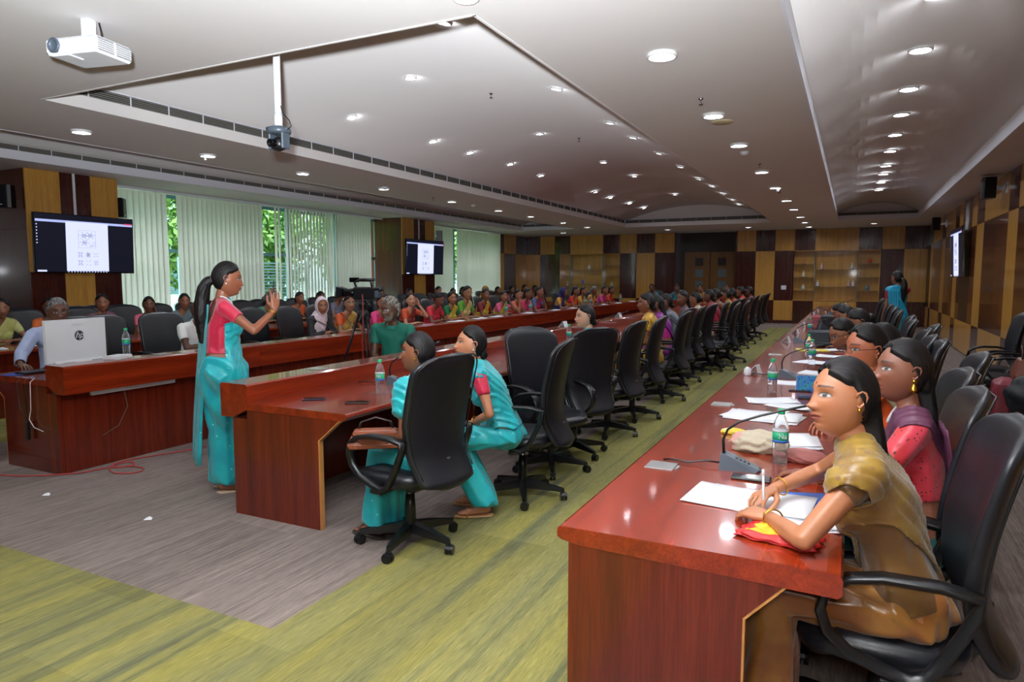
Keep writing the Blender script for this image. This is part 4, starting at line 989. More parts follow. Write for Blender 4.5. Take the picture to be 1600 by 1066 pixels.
    if glasses:
        gm = MB()
        for s in (1, -1):
            pts = [Hm @ V(.104+.004*math.cos(a*0), s*.032+.021*math.cos(a), .006+.0145*math.sin(a)) for a in [2*PI*k/16 for k in range(17)]]
            gm.tube(pts, .0014, 6, caps=False); gm.tube([Hm @ V(.102, s*.053, .011), Hm @ V(.06, s*.075, .013), Hm @ V(-.005, s*.079, .012)], .0016, 6)
        gm.tube([Hm @ V(.105, -.012, .009), Hm @ V(.109, 0, .011), Hm @ V(.105, .012, .009)], .0014, 6); gm.build('spectacles', M['plastic'], t)
    t['_'] = 0; del t['_']
    return t, dict(Hm=Hm, wr=wr, el=el_, nb=nb, sh=sh, hand=handm, pel=pel, kn=kn, an=an)
M['gold'] = plain('gold', '#c99a3a', .28, 1.0, var=.05)

#@@PLACE
# ------------------------------------------------------------------ who sits where
T1, T2 = '#12b3b8', '#0d9ca8'
TEAL = silk('teal_silk', '#16aeb4', '#129aa6', '#8fd8d8', .4, 7, .82, 13)
RED_DOT = silk('crimson_dotted', '#c01540', '#b31238', '#f0b8c0', .5, 6, .80, 60)
GOLD = silk('gold_brocade', '#8f7126', '#7a5a26', '#7a5a38', .33, 9, .55, 26)
GOLD2 = silk('copper_brocade', '#7c481a', '#8f6126', '#7a4222', .3, 8, .72, 26)
GREENS = silk('bottle_green_silk', '#0c4a48', '#0e5a55', '#b98a3c', .4, 6, .80, 11)
REDBR = silk('red_embroidered', '#b81e22', '#c8384a', '#2a1c18', .45, 9, .62, 55)
YEL = silk('yellow_silk', '#c99b22', '#b98716', '#e0c050', .35, 8, .5, 25)
dark, mid, fair, pale = '#6c4632', '#8c5b41', '#a46e52', '#bd8a6c'
AR = 'seats in the desk rows'

def seat(who, at, x, y, deg, cdeg=None, cpos=None, group=AR, chairs=True, **kw):
    t, info = person('%s, seated at %s' % (who, at) if at else who, x, y, deg, **kw)
    if chairs:
        c = cpos or (x, y); chair(c[0], c[1], deg if cdeg is None else cdeg, 'black swivel chair of the ' + who, 'black swivel chairs in use')
    return t, info
def empty_chair(x, y, deg, label): chair(x, y, deg, label, 'empty black swivel chairs')
D_, C_2 = 'desk', 'chin'
# --- wall-side row (faces the long glossy desk)
gold_lady, gi = seat('woman in gold brocade saree writing on white sheets', 'the long glossy desk', .22, 2.36, 180, cdeg=181, cpos=(.13, 2.44), lean=17, scale=.97, fwd=.02, skin='#a86e4c', lvl=6, vox=.008,
    head=(-4, 32, 4), hands=({'w': (.43, .08, .782), 'hint': (-.05, .95, -.35), 'fd': (.85, -.5, -.06), 'back': (.05, .25, 1), 'curl': .8}, {'w': (.44, -.17, .80), 'hint': (-.1, -.9, -.2), 'fd': (.45, .8, -.12), 'back': (0, -.4, 1), 'curl': .9}),
    blouse=silk('bronze_blouse', '#6a4a1c', '#5c3c18', None, .4), saree=GOLD2, pallu=GOLD, hair='half', bindi='#6a1018', earring='drop', necklace='chain', bangles=1, sleeve=.30, gar={'pw': .125, 'arm': .22, 'waist': -.16})
seat('woman in red embroidered blouse, green saree, gold bell earrings', None, .29, 3.02, 180, cdeg=181, cpos=(.12, 3.04), lean=7, scale=.955, skin='#7d4c38', lvl=6, vox=.009,
    head=(-4, 24, 0), hands=('desk', 'lap'), blouse=REDBR, saree=GREENS, pallu='#5a3048', hair='half', earring='jhumka', necklace='pearl', bangles=1, gar={'pw': .06, 'drop': .6})
seat('woman in spectacles and orange saree, chin on hand', 'the long glossy desk', .28, 3.92, 180, cdeg=182, cpos=(.16, 3.66), lean=14, scale=.98, fwd=.02, skin='#a05c40', lvl=6, vox=.009,
    head=(4, 34, -4), hands=('chin', 'desk2'), blouse='#d8581c', saree='#dd6a1e', pallu='#d9c49a', hair='low', glasses=True, bindi='#8a1020', earring='drop', bangles=1)
seat('woman with dark hair half hidden behind the spectacled woman', 'the long glossy desk', .34, 4.50, 180, lean=12, scale=.94, skin=dark, head=(6, 25, 0), hands=('desk', 'desk2'), blouse='#6b7a50', saree='#56705a', hair='bun', lvl=5)
seat('woman in grey blouse looking down at her phone', 'the long glossy desk', .22, 5.75, 180, lean=20, scale=.94, skin=mid, head=(22, 30, 0), hands=('desk2', 'desk2'), blouse='#8a7080', saree='#6d5a62', hair='bun', glasses=True, lvl=5)
seat('woman with coiled bun bending over papers', 'the long glossy desk', .36, 7.05, 180, lean=20, scale=.97, skin=mid, head=(26, 15, 0), hands=('desk', 'desk2'), blouse='#3c4a56', saree='#4a5c66', hair='bun', lvl=5)
seat('woman in magenta blouse leaning on the desk', 'the long glossy desk', .28, 8.6, 180, lean=26, scale=.95, skin=mid, head=(15, 10, 0), hands=('desk', 'desk2'), blouse='#a81850', saree='#8d1744', hair='low')
seat('woman in purple sleeve bending low', 'the long glossy desk', .24, 9.9, 180, lean=28, scale=.95, skin=mid, head=(25, 0, 0), hands=('desk', 'desk2'), blouse='#7b4fa0', saree='#6e4492', hair='low')
for y, w in ((5.35, 'between the spectacled woman and the phone reader'), (6.4, 'behind the bent heads, beside the wall aisle'), (7.8, 'next to the woman in magenta'), (11.0, 'beyond the purple sleeve'), (12.2, 'beside the standing woman'), (13.9, 'past the standing woman'), (15.5, 'near the end of the glossy desk')):
    empty_chair(.24, y, 180, 'empty black swivel chair ' + w)
# --- inner row with backs to the green aisle
l1, li = seat('woman in teal saree with brown handbag on lap', 'the ledge desk', -2.06, 3.18, 168, cdeg=172, cpos=(-2.25, 3.20), lean=7, scale=.90, seat=.43, fwd=.02, skin='#84523a', lvl=6, vox=.009,
    head=(-2, 32, 0), hands=({'w': (.24, .10, .60), 'hint': (-.9, .5, -.3), 'fd': (.7, -.5, -.2)}, {'w': (.28, -.04, .62), 'hint': (-.5, -.8, -.3), 'fd': (.7, .4, -.2)}), blouse=TEAL, saree=TEAL, hair='low', earring='drop', bangles=1, sleeve=.3, gar={'pw': .24, 'arm': .4, 'waist': -.12}, sandals='#3a3430')
seat('woman in teal saree and crimson blouse, hand at chin', 'the ledge desk', -1.98, 4.00, 205, cdeg=190, cpos=(-2.03, 4.26), lean=22, scale=.94, seat=.43, fwd=.03, skin='#b87c5c', lvl=6, vox=.009,
    head=(-8, 16, 0), hands=('lap', {'w': (.475, -.125, .945), 'hint': (.3, -.6, -.9), 'fd': (-.35, .45, .85), 'back': (.9, -.2, .3), 'curl': 1.0}), blouse=RED_DOT, saree=TEAL, hair='low', earring='stud', bindi='#5a0818', bangles=1, sleeve=.45,
    gar={'pw': .27, 'waist': -.02}, sandals='#b98a5c', legs={'knee': ((.42, .12, .50), (.40, -.10, .50)), 'ankle': ((.18, .16, .085), (.22, -.04, .085))})
empty_chair(-2.12, 4.98, -28, 'empty black swivel chair turned to face the aisle, beside the crimson bloused woman')
seat('pale faced woman peeping over a chair back', 'the ledge desk', -2.16, 6.38, 190, cdeg=176, cpos=(-2.12, 6.40), lean=10, scale=.93, fwd=.05, skin='#c79a80', lvl=5, vox=.010, head=(0, 30, 0), hands=('desk2', 'desk'), blouse='#11a0a8', saree=TEAL, hair='low', sleeve=.45)
empty_chair(-2.14, 5.52, 150, 'empty black swivel chair seen from behind, hiding the pale faced woman')
empty_chair(-2.12, 7.25, 184, 'empty black swivel chair, side on, before the woman in yellow')
seat('woman in yellow silk saree with bare forearm', 'the ledge desk', -2.20, 8.45, 184, cdeg=182, cpos=(-2.12, 8.50), lean=6, scale=1.0, skin='#83523a', lvl=5, vox=.009, head=(2, 22, 0), hands=('lap', 'desk2'), blouse=YEL, saree=YEL, hair='low', earring='stud', sleeve=.4, gar={'pw': .10})
MR = [(9.4, 'woman with magenta blouse and loose black hair', '#c2248c', '#7c2a80', 'half', 8, mid), (10.15, 'woman in grey drape with ear stud', '#6a6d74', '#5d6470', 'low', 25, dark), (11.05, 'woman in dark dress turning round', '#40353a', '#56404a', 'half', 55, '#6d4430'),
      (12.3, 'woman in beige and red sleeves', '#c42a2a', '#b8a58c', 'bun', 10, mid), (13.4, 'woman in crimson with low bun', '#a02030', '#8f2a3a', 'low', 5, dark), (14.4, 'woman in brown saree, head raised', '#6a4030', '#7a4a34', 'bun', 18, dark), (15.4, 'woman in mustard saree with black bun', '#b98a2c', '#a87a28', 'bun', 5, mid),
      (16.6, 'woman in rust saree, hair tied', '#b04a20', '#a2441e', 'low', 10, dark), (17.7, 'woman in orange red saree', '#c83a20', '#b83018', 'bun', 0, mid), (18.9, 'woman in maroon saree by the cross desk', '#6d1a24', '#7a2430', 'low', 10, dark)]
for i, (y, who, b, s_, h, yaw, sk) in enumerate(MR):
    seat(who, 'the ledge desk', -2.25, y, 180, cdeg=180+(-8, 5, -3, 9, 0, -6, 4, 0, 6, -3)[i], lean=12+(i*5) % 9, scale=.96+.02*(i % 3), skin=sk, head=(4, yaw, 0), hands=('desk', 'desk2'), blouse=b, saree=s_, hair=h)
for y, w in ((11.7, 'behind the woman turning round'), (12.85, 'next to the beige and red sleeves')): empty_chair(-1.98, y, 186, 'empty black swivel chair ' + w)
# --- window-side inner row (faces the room)
XLr = -6.92
LR = [(5.42, 'man', dict(who='bald man in white shirt, fist at mouth', female=False, shirt='#dfe0de', skin='#5a3a2a', hair='bald', hands=('chin', 'desk2'), head=(0, -18, 0), beard='#2a2220', lvl=5)),
      (7.38, 'w', dict(who='young woman in white hijab with black sleeves', skin='#9a6446', hair='hijab', gar={'veil': '#d8c6cc', 'no_pallu': 1}, blouse='#17161a', saree='#17161a', sleeve=.95, head=(4, -34, 0), hands=('desk2', 'desk2'), lvl=5)),
      (7.98, 'w', dict(who='woman in gold and orange saree behind the tripod', blouse='#c2501c', saree='#a8843c', skin='#94684c', hair='low', head=(0, -32, 0), hands=('desk', 'desk2'), lvl=5)),
      (8.80, 'w', dict(who='woman in pink and red blouse, eyes half shut', blouse='#d43a78', saree='#c02838', skin='#a06a50', hair='low', head=(-4, -30, 5), hands=('desk', 'desk2'), lvl=5)),
      (9.62, 'w', dict(who='fair woman resting her head on one hand', blouse='#c8502c', saree='#7c2a24', skin='#c08c70', hair='half', head=(-6, -34, 10), hands=('head', 'desk2'), lvl=5)),
      (10.4, 'w', dict(who='woman in scarlet blouse with flowers in her hair, reading', blouse='#c82a3a', saree='#b82434', skin='#7a4a38', hair='bun', head=(26, -10, 0), hands=('desk', 'desk2'), lvl=5)),
      (10.98, 'w', dict(who='woman in dark green saree with yellow border', blouse='#0f6a3a', saree='#127040', pallu='#c8a838', skin='#a46c4c', hair='low', head=(0, -32, 8), hands=('desk', 'desk2'), lvl=5)),
      (11.5, 'w', dict(who='tall woman in spectacles, lime saree and gold pallu', blouse='#5a9a2c', saree='#68a832', pallu='#c8b070', skin='#9a6a4a', hair='bun', glasses=True, scale=1.06, head=(2, -28, 0), hands=('desk', 'desk2'), lvl=5)),
      (12.3, 'w', dict(who='woman in maroon and yellow saree', blouse='#7a2024', saree='#c89a28', skin='#7a4c36', hair='low', head=(0, -36, 0), hands=('desk', 'desk2'))),
      (13.0, 'w', dict(who='woman in pink blouse and lime drape, hand to temple', blouse='#d85a80', saree='#b8b028', skin='#946048', hair='low', head=(0, -30, 6), hands=('head', 'desk2'))),
      (13.7, 'w', dict(who='woman in coral blouse gazing upward', blouse='#d06a58', saree='#c04838', skin='#9a6448', hair='bun', head=(-6, -12, 0), hands=('desk', 'chin'))),
      (14.2, 'w', dict(who='woman in hot pink with dark plait', blouse='#d23a6a', saree='#c03060', skin='#7a4a36', hair='braid', head=(0, -10, 0), hands=('desk', 'desk2'))),
      (14.85, 'w', dict(who='woman in magenta drape over blue blouse, hand at mouth', blouse='#55608a', saree='#c01858', skin='#946048', hair='low', scale=1.02, head=(0, -8, 0), hands=('chin', 'desk2'))),
      (16.4, 'w', dict(who='woman with navy veil and golden sleeve', blouse='#c8903a', saree='#23286a', skin='#8a5840', hair='veil', gar={'veil': '#1c2260'}, head=(6, 0, 0), hands=('desk', 'desk2'))),
      (17.3, 'w', dict(who='woman in red and gold print', blouse='#c82a20', saree='#c86a28', skin='#8a5840', hair='half', head=(4, -5, 0), hands=('desk', 'desk2'))),
      (17.95, 'w', dict(who='woman in mustard gold saree', blouse='#c8963a', saree='#b8862e', skin='#8a5840', hair='low', head=(0, -10, 0), hands=('desk', 'desk2'))),
      (18.8, 'w', dict(who='grey haired woman in orange shawl', blouse='#d08a3a', saree='#c88a4a', skin='#7a4c38', hair='bun', hairc='grey', head=(14, -20, 0), hands=('desk', 'desk2'))),
      (19.6, 'w', dict(who='woman in bright pink drape', blouse='#d8408a', saree='#c8387c', skin='#8a5840', hair='low', head=(0, -20, 0), hands=('desk', 'desk2'))),
      (20.3, 'w', dict(who='woman in tomato red saree by the corner', blouse='#d03820', saree='#c8401c', skin='#7a4c38', hair='low', head=(0, -20, 0), hands=('desk', 'desk2')))]
for i, (y, k, kw) in enumerate(LR):
    kw = dict(kw); who = kw.pop('who'); kw.setdefault('scale', .95+.015*(i % 3)); kw.setdefault('lean', 15+(i*7) % 8)
    if k == 'w': pass
    seat(who, 'the presenter side desk', XLr, y, 0, cdeg=(i*13) % 17-8, cpos=(XLr-.06, y if i else 5.30), fwd=.03, vox=.014 if kw.get('lvl') == 5 else .017, **kw)
pcman, pi_ = seat('grey haired man in pale blue shirt and spectacles', 'the white computer', -7.02, 3.98, -12, cdeg=-15, cpos=(-7.06, 4.35), female=False, shirt='#a9b6d8', skin='#6a4634', hair='short', hairc='grey', glasses=True, lean=10, scale=1.0, fwd=.04, lvl=5, vox=.01,
    head=(6, -8, 0), sleeve=.92, hands=('desk', {'w': (.50, -.42, .775), 'hint': (-.3, -.6, -.8), 'fd': (1, .1, -.15), 'curl': .5}))
for y, w in ((4.78, 'next to the man at the computer'), (6.85, 'beyond the presenter'), (9.25, 'between the pink bloused and fair women'), (10.05, 'by the scarlet blouse'), (15.6, 'before the navy veil')): empty_chair(-7.12, y, 6, 'empty black swivel chair ' + w)
# --- window row
OR = [(4.72, 'person in yellow green shirt with folded forearms', '#b8b878', '#a8a860', mid, 'low', -20, ('desk2', 'desk2')), (5.27, 'woman in orange sleeve with pale cuff', '#d0682c', '#c8602a', dark, 'low', -40, ('desk', 'desk2')), (5.98, 'woman peering over the computer', '#8a5a6a', '#7a4a5c', mid, 'low', -30, ('desk', 'desk2')),
      (6.65, 'woman in pink blouse and orange drape, hand at cheek', '#d86a80', '#d88a20', dark, 'low', -30, ('cheek', 'desk2')), (7.28, 'woman with tidy dark hair before the window blind', '#6a7a80', '#5a7076', mid, 'low', -30, ('desk', 'desk2')), (8.95, 'person with short grey flecked hair', '#4a8a78', '#4a7a70', mid, 'bun', 60, ('desk', 'desk2')),
      (9.75, 'woman in orange drape behind the raised hand', '#d0602a', '#c85a24', mid, 'low', -10, ('desk', 'desk2')), (10.25, 'woman in wine dress looking sideways', '#7a2848', '#6a2440', dark, 'low', -8, ('desk', 'desk2')), (10.85, 'woman behind the white hijab', '#7a7a8c', '#6c6c80', mid, 'low', -25, ('desk', 'desk2')),
      (12.3, 'woman in grey dress tilting her head', '#8a8690', '#7c7884', dark, 'half', -32, ('desk', 'desk2')), (13.3, 'woman half hidden by the grey bearded man', '#5a4048', '#54404a', dark, 'low', -30, ('desk', 'desk2')), (14.6, 'woman lowering her forehead', '#a83040', '#983040', mid, 'low', -20, ('desk', 'desk2')),
      (15.25, 'woman in red with round face', '#c03040', '#b02838', dark, 'low', -34, ('desk', 'desk2')), (15.8, 'dark haired woman beside the tall spectacled one', '#6a5060', '#604a5a', dark, 'low', 0, ('desk', 'desk2')), (16.95, 'woman with golden veil', '#c88a3a', '#b87a2c', mid, 'veil', -20, ('desk', 'desk2')),
      (17.8, 'woman in green before the second window', '#3a7a4a', '#3a7040', dark, 'low', -20, ('desk', 'desk2')), (18.6, 'woman in violet by the second blind', '#8a48a0', '#7c4094', dark, 'low', -20, ('desk', 'desk2')), (19.6, 'woman in rose by the panelled corner', '#b85a70', '#a85064', mid, 'low', -20, ('desk', 'desk2')), (20.5, 'woman in brown at the far window seat', '#7a5040', '#6c4838', dark, 'bun', -20, ('desk', 'desk2'))]
for i, (y, who, b, s_, sk, h, yaw, hd) in enumerate(OR):
    seat(who, 'the window row desk', -9.52, y, 0, cdeg=(i*11) % 15-7, cpos=(-9.62, y), lean=12+(i*5) % 9, scale=.94+.02*(i % 3), skin=sk, head=(4, yaw, 6 if 'tilting' in who else 0), hands=hd, blouse=b, saree=s_, hair=h, hairc='grey' if 'grey flecked' in who else 'black', gar={'veil': '#c08a30'}, fwd=.03, vox=.019)
for y, w in ((4.1, 'at the camera end'), (6.3, 'below the big screen'), (7.85, 'by the first blind gap'), (8.4, 'before the window behind the presenter'), (9.4, 'behind the raised hand'), (11.5, 'behind the tripod'), (12.85, 'before the wood clad column'), (14.0, 'below the smaller screen'), (16.4, 'by the second window'), (19.1, 'beside the woman in violet')): empty_chair(-9.68, y, 4, 'empty black swivel chair, window row, ' + w)
# --- cross desk, far end
for i, (x, who, b, s_, h) in enumerate(((-5.75, 'woman in teal blouse with hand at mouth', '#16808c', '#125a60', 'low'), (-4.95, 'woman in deep teal drape', '#0f6a74', '#17727a', 'low'), (-4.25, 'woman in cream and yellow, hand to head', '#c8a860', '#b89850', 'bun'), (-3.45, 'woman in bright red shawl', '#d02a24', '#c8241e', 'low'))):
    seat(who, 'the cross desk', x, 21.85+.03*i, -90, lean=14, scale=1.0, skin=dark if i < 2 else mid, head=(4, 10, 0), hands=('cheek' if i in (0, 2) else 'desk', 'desk2'), blouse=b, saree=s_, hair=h, vox=.018)
# --- standing and inside the square
pres, pr = person('presenter standing in teal saree and crimson blouse with long ponytail, raising one hand', -4.05, 3.45, 58, stand=True, skin='#8a543c', lvl=6, vox=.009, lean=1, scale=.965, head=(6, -9, 0), lw=1.28,
    hands=('hang', {'w': (.335, -.200, 1.315), 'hint': (.35, -.75, -.9), 'fd': (.12, .12, 1), 'back': (.2, -1, 0), 'curl': .35}),
    blouse=RED_DOT, saree=TEAL, hair='pony', earring='stud', necklace='pearl', bangles=2, sleeve=.42, tie=True, sandals='#b59a7c', gar={'pw': .12, 'drop': .20, 'dw': .17, 'front': .0, 'waist': -.04})
person('woman standing by the wall aisle in turquoise saree, seen from behind', .72, 13.5, 112, stand=True, skin=mid, lean=2, scale=.96, head=(0, 25, 0), hands=('hang', 'cheek'), blouse='#8a1830', saree='#1593b8', hair='pony', lvl=4, vox=.014, lw=1.2, gar={'pw': .13, 'drop': .5})
seat('bearded man in bottle green polo shirt seated inside the desk square', None, -4.50, 6.15, -78, chairs=False, female=False, skin='#5a3c2c', lean=4, scale=1.02, seat=.40, head=(4, -20, 0), hair='mop', hairc='silver', beard='#77736c', shirt='#0d6a58', trousers='#23252c', hands=('lap', 'lap'), lvl=5, vox=.009, lw=1.1)
seat('woman in red sleeve by the side wall', None, 1.66, 7.55, 172, cdeg=178, cpos=(1.68, 7.55), lean=8, scale=.97, skin=fair, head=(6, 20, 0), hands=('lap', 'lap'), blouse='#c02430', saree='#7a2a34', hair='low', lvl=5, vox=.01, sleeve=.5)
seat('person in dark blue jeans at the presenter side desk end', None, -6.98, 3.02, -8, female=False, shirt='#8a94a0', trousers='#1c2740', skin=mid, hair='short', lean=5, scale=.98, head=(0, 0, 0), hands=('desk', 'lap'), lvl=4)
for y, a, w in ((9.05, 176, 'beyond the red sleeved woman'), (9.85, 182, 'last in the side wall row'), (6.75, 180, 'carrying a black jacket')): empty_chair(1.52, y, a, 'black chair against the side wall, ' + w)

# ------------------------------------------------------------------ screens, speakers, ceiling gear
def kolam(mb, x, cy, cz, s, seed, small=False):
    """line drawing on the page: strokes as thin raised bars; x = surface, drawn in the y,z plane"""
    r = random.Random(seed)
    def line(y0, z0, y1, z1, w=.0016):
        d = math.hypot(y1-y0, z1-z0) or 1; ny, nz = -(z1-z0)/d*w, (y1-y0)/d*w
        q = [(y0+ny, z0+nz), (y0-ny, z0-nz), (y1-ny, z1-nz), (y1+ny, z1+nz)]
        mb.add([(x, cy+a*s, cz+b*s) for a, b in q]+[(x+.0015, cy+a*s, cz+b*s) for a, b in q], [(3, 2, 1, 0), (4, 5, 6, 7), (0, 1, 5, 4), (1, 2, 6, 5), (2, 3, 7, 6), (3, 0, 4, 7)])
    if small:
        v = seed % 6; w = .03
        if v in (1, 3, 5, 0): [line(a, -1, a, 1, w) for a in (-.35, .35)]; [line(-1, a, 1, a, w) for a in (-.4, .4)]
        if v in (0, 3, 4): [line(-.9, b, -.3, b*.4, w) for b in (-1, 1)]; [line(.9, b, .3, b*.4, w) for b in (-1, 1)]
        if v == 1: [line(math.cos(a), math.sin(a), -math.cos(a), -math.sin(a), w) for a in (.4, 1.2, 1.9, 2.7)]
        if v == 2: [line(-1, .7*b, 0, .25*b, w) or line(0, .25*b, 1, .7*b, w) for b in (-1, 1)]
    else:
        w = .012; [line(-1, b, 1, b, .006) for b in (-1, 1)]; [line(a, -1, a, 1, .006) for a in (-1, 1)]
        for cx, cz_ in ((-.35, .4), (.4, .45), (-.3, -.4)):
            for k in range(6): a = k*PI/3+.3*cx; line(cx, cz_, cx+.62*math.cos(a), cz_+.45*math.sin(a), w)
            for k in range(6): a = k*PI/3; line(cx+.25*math.cos(a), cz_+.2*math.sin(a), cx+.25*math.cos(a+1.05), cz_+.2*math.sin(a+1.05), w)
        line(.3, -.9, .45, -.6, w); line(.5, -.9, .65, -.6, w); line(.7, -.3, .95, -.5, w); line(.6, -.7, .95, -.75, w)
def tv(label, x, y0, y1, z0, z1, facing=1, tilt=0):
    t = thing('television', label, 'screen', (x, (y0+y1)/2, (z0+z1)/2), 0 if facing > 0 else PI, 'wall screens'); w = (y1-y0)/2; h = (z1-z0)/2
    t.rotation_euler = (0, R(tilt), 0 if facing > 0 else PI)
    MB().box(-.05, 0, -w, w, -h, h, bev=.006).build('casing', M['screen_black'], t)
    MB().box(0, .002, -w+.012, w-.012, -h+.02, h-.012).build('display', M['screen_navy'], t)
    MB().box(.002, .003, -w+.02, w-.02, h-.13, h-.095).build('toolbar', M['screen_bar'], t)
    MB().box(.002, .0035, -.36*w*1.15, .38*w*1.15, -h+.03, h-.11).build('page', M['page'], t)
    d = MB(); kolam(d, .0036, .0, h*.18, h*.30, 1)
    for i in range(6): kolam(d, .0036, (-.26+.26*(i % 3))*h*1.05+.01, -h*(.36 if i < 3 else .64), h*.095, i, True)
    d.build('drawing', M['ink'], t)
    MB().box(.003, .0045, w-.16, w-.03, h-.105, h-.085).build('alert_button', M['ink_red'], t)
    ic = MB()
    for k in range(14): ic.box(.003, .004, -.3+.045*k, -.285+.045*k, -h+.012, -h+.024)
    for k in range(7): ic.box(.003, .004, -w+.03, -w+.045, h-.18-.045*k, h-.165-.045*k)
    ic.box(.003, .004, -w+.03, -w+.16, -h+.02, -h+.045); o = ic.build('screen_icons', M['page'], t); o['kind'] = 'stuff'
    MB().box(-.11, -.05, -.15, .15, -.12, .12).build('wall_bracket', M['plastic'], t)
tv('big wall screen showing a document page, on the column beside the presenter', -10.60, 5.84, 7.37, 1.61, 2.49, 1, 2)
tv('wall screen showing the same page, on the wood column beyond the tripod', -10.60, 15.05, 16.9, 1.62, 2.57, 1, 2)
tv('wall screen seen edge on, mounted on the striped side wall', XR-.16, 15.9, 17.6, 1.55, 2.55, -1, 3)
MB().box(XR-.03, XR, 16.74, 16.79, 2.5, ZC).build('cable_cover', M['chrome'], wall_right)
def speaker(label, x, y, z, rz):
    t = thing('loudspeaker', label, 'speaker', (x, y, z), R(rz), 'black wall loudspeakers')
    MB().prism([(-.085, -.10), (.07, -.13), (.09, -.09), (.09, .09), (.07, .13), (-.085, .10)], -.16, .16, 'z').build('cabinet', M['plastic'], t)
    MB().box(.088, .096, -.085, .085, -.145, .145, bev=.003).build('grille', M['leather'], t)
    MB().box(-.20, -.085, -.02, .02, -.03, .03).box(-.215, -.195, -.05, .05, -.09, .09).build('bracket', M['chrome'], t)
    MB().box(.096, .098, -.02, .02, -.125, -.115).build('badge', M['white'], t)
speaker('black loudspeaker on the camera side of the big screen', -10.92, 5.66, 2.70, -60)
speaker('black loudspeaker between the big screen and the window blind', -11.05, 7.45, 2.70, 40)
speaker('black loudspeaker high on the striped side wall, nearer the camera', XR-.215, 12.9, 2.92, 180)
speaker('black loudspeaker high on the striped side wall, past the edge-on screen', XR-.215, 20.3, 2.88, 180)
speaker('small black loudspeaker beside the second column', -10.72, 16.85, 2.72, 40)
# projector
pj = thing('projector', 'white ceiling projector with glowing lens, hung over the desk square', 'projector', (-4.26, 2.74, 2.93), R(-78)); pj.scale = (.9, .9, .9)
pm = MB(); pm.box(-.16, .16, -.21, .21, -.055, .055, bev=.02); pm.build('casing', M['white'], pj)
MB().lathe([(.045, 0), (.05, .02), (.038, .028), (.036, .012), (.01, .01)], 20).xf(Matrix.Translation((.155, -.12, .0)) @ Matrix.Rotation(PI/2, 4, 'Y')).build('lens_ring', M['plastic_grey'], pj)
MB().box(.158, .1615, -.18, -.06, -.035, .035, bev=.001).build('lens_window', emit('lens_glow', (.75, .7, 1.0), 3.0), pj)
g = MB()
for i in range(2):
    x0 = -.14+.15*i
    for r_ in range(6):
        for c_ in range(11):
            a = x0+.0+c_*.0118+.002*(r_ % 2); z_ = -.038+r_*.0142; g.add(*hull_pts([(a_, y_, z_+q*.010-.004) for y_ in (.2095, .2115) for a_, q in ((a, 0), (a+.005, 0), (a+.006, 1), (a+.011, 1))]))
vo = g.build('vent_slots', M['vent_dark'], pj); vo['kind'] = 'stuff'
g2 = MB()
for r_ in range(6):
    for c_ in range(24): a = -.14+c_*.0118; z_ = -.038+r_*.0142; g2.add(*hull_pts([(a_, y_, z_+q*.010-.004) for y_ in (-.2095, -.2115) for a_, q in ((a, 0), (a+.005, 0), (a+.006, 1), (a+.011, 1))]))
vo = g2.build('vent_slots', M['vent_dark'], pj); vo['kind'] = 'stuff'
MB().box(-.035, .035, -.03, .03, .055, .212, bev=.004).build('ceiling_mount', M['white'], pj)
MB().tube([(-.06, .03, .208), (-.07, .035, .15), (-.05, .06, .06)], .006).build('cable', M['plastic'], pj)
MB().box(.03, .15, -.16, -.02, -.064, -.054, bev=.003).build('foot_plate', M['white'], pj)
# pan tilt camera on its drop pole
pt = thing('ceiling_camera', 'black swivelling ceiling camera on a white drop pole', 'camera', (-3.96, 3.98, 0))
zt = vault_z(COF[0], -3.96)
MB().lathe([(.05, zt-.012), (.05, zt), (.024, zt)], 18).build('ceiling_flange', M['white'], pt)
MB().lathe([(.027, 2.780), (.027, zt)], 16).lathe([(.031, 2.690), (.031, 2.790)], 16).build('pole', M['white'], pt)
MB().lathe([(.085, 2.635), (.092, 2.645), (.092, 2.675), (.05, 2.690)], 24).build('base_disc', M['plastic_grey'], pt)
MB().box(-.075, -.055, -.04, .04, 2.520, 2.640, bev=.006).box(.055, .075, -.04, .04, 2.520, 2.640, bev=.006).build('yoke', M['plastic_grey'], pt)
MB().lathe([(.01, -.055), (.045, -.045), (.055, 0), (.045, .045), (.01, .055)], 20).xf(Matrix.Translation((0, 0, 2.560)) @ Matrix.Rotation(PI/2, 4, 'Y')).build('camera_ball', M['plastic'], pt)
MB().lathe([(.026, 0), (.030, .05), (.024, .052), (.02, .04)], 18).xf(Matrix.Translation((0.0, -.045, 2.560)) @ Matrix.Rotation(R(95), 4, 'X')).build('lens', M['screen_black'], pt)
MB().tube([(.03, 0, 2.840), (.05, .0, 2.780), (.10, .01, 2.730), (.13, .0, 2.680), (.09, .0, 2.660)], .004).build('cable', M['plastic'], pt)
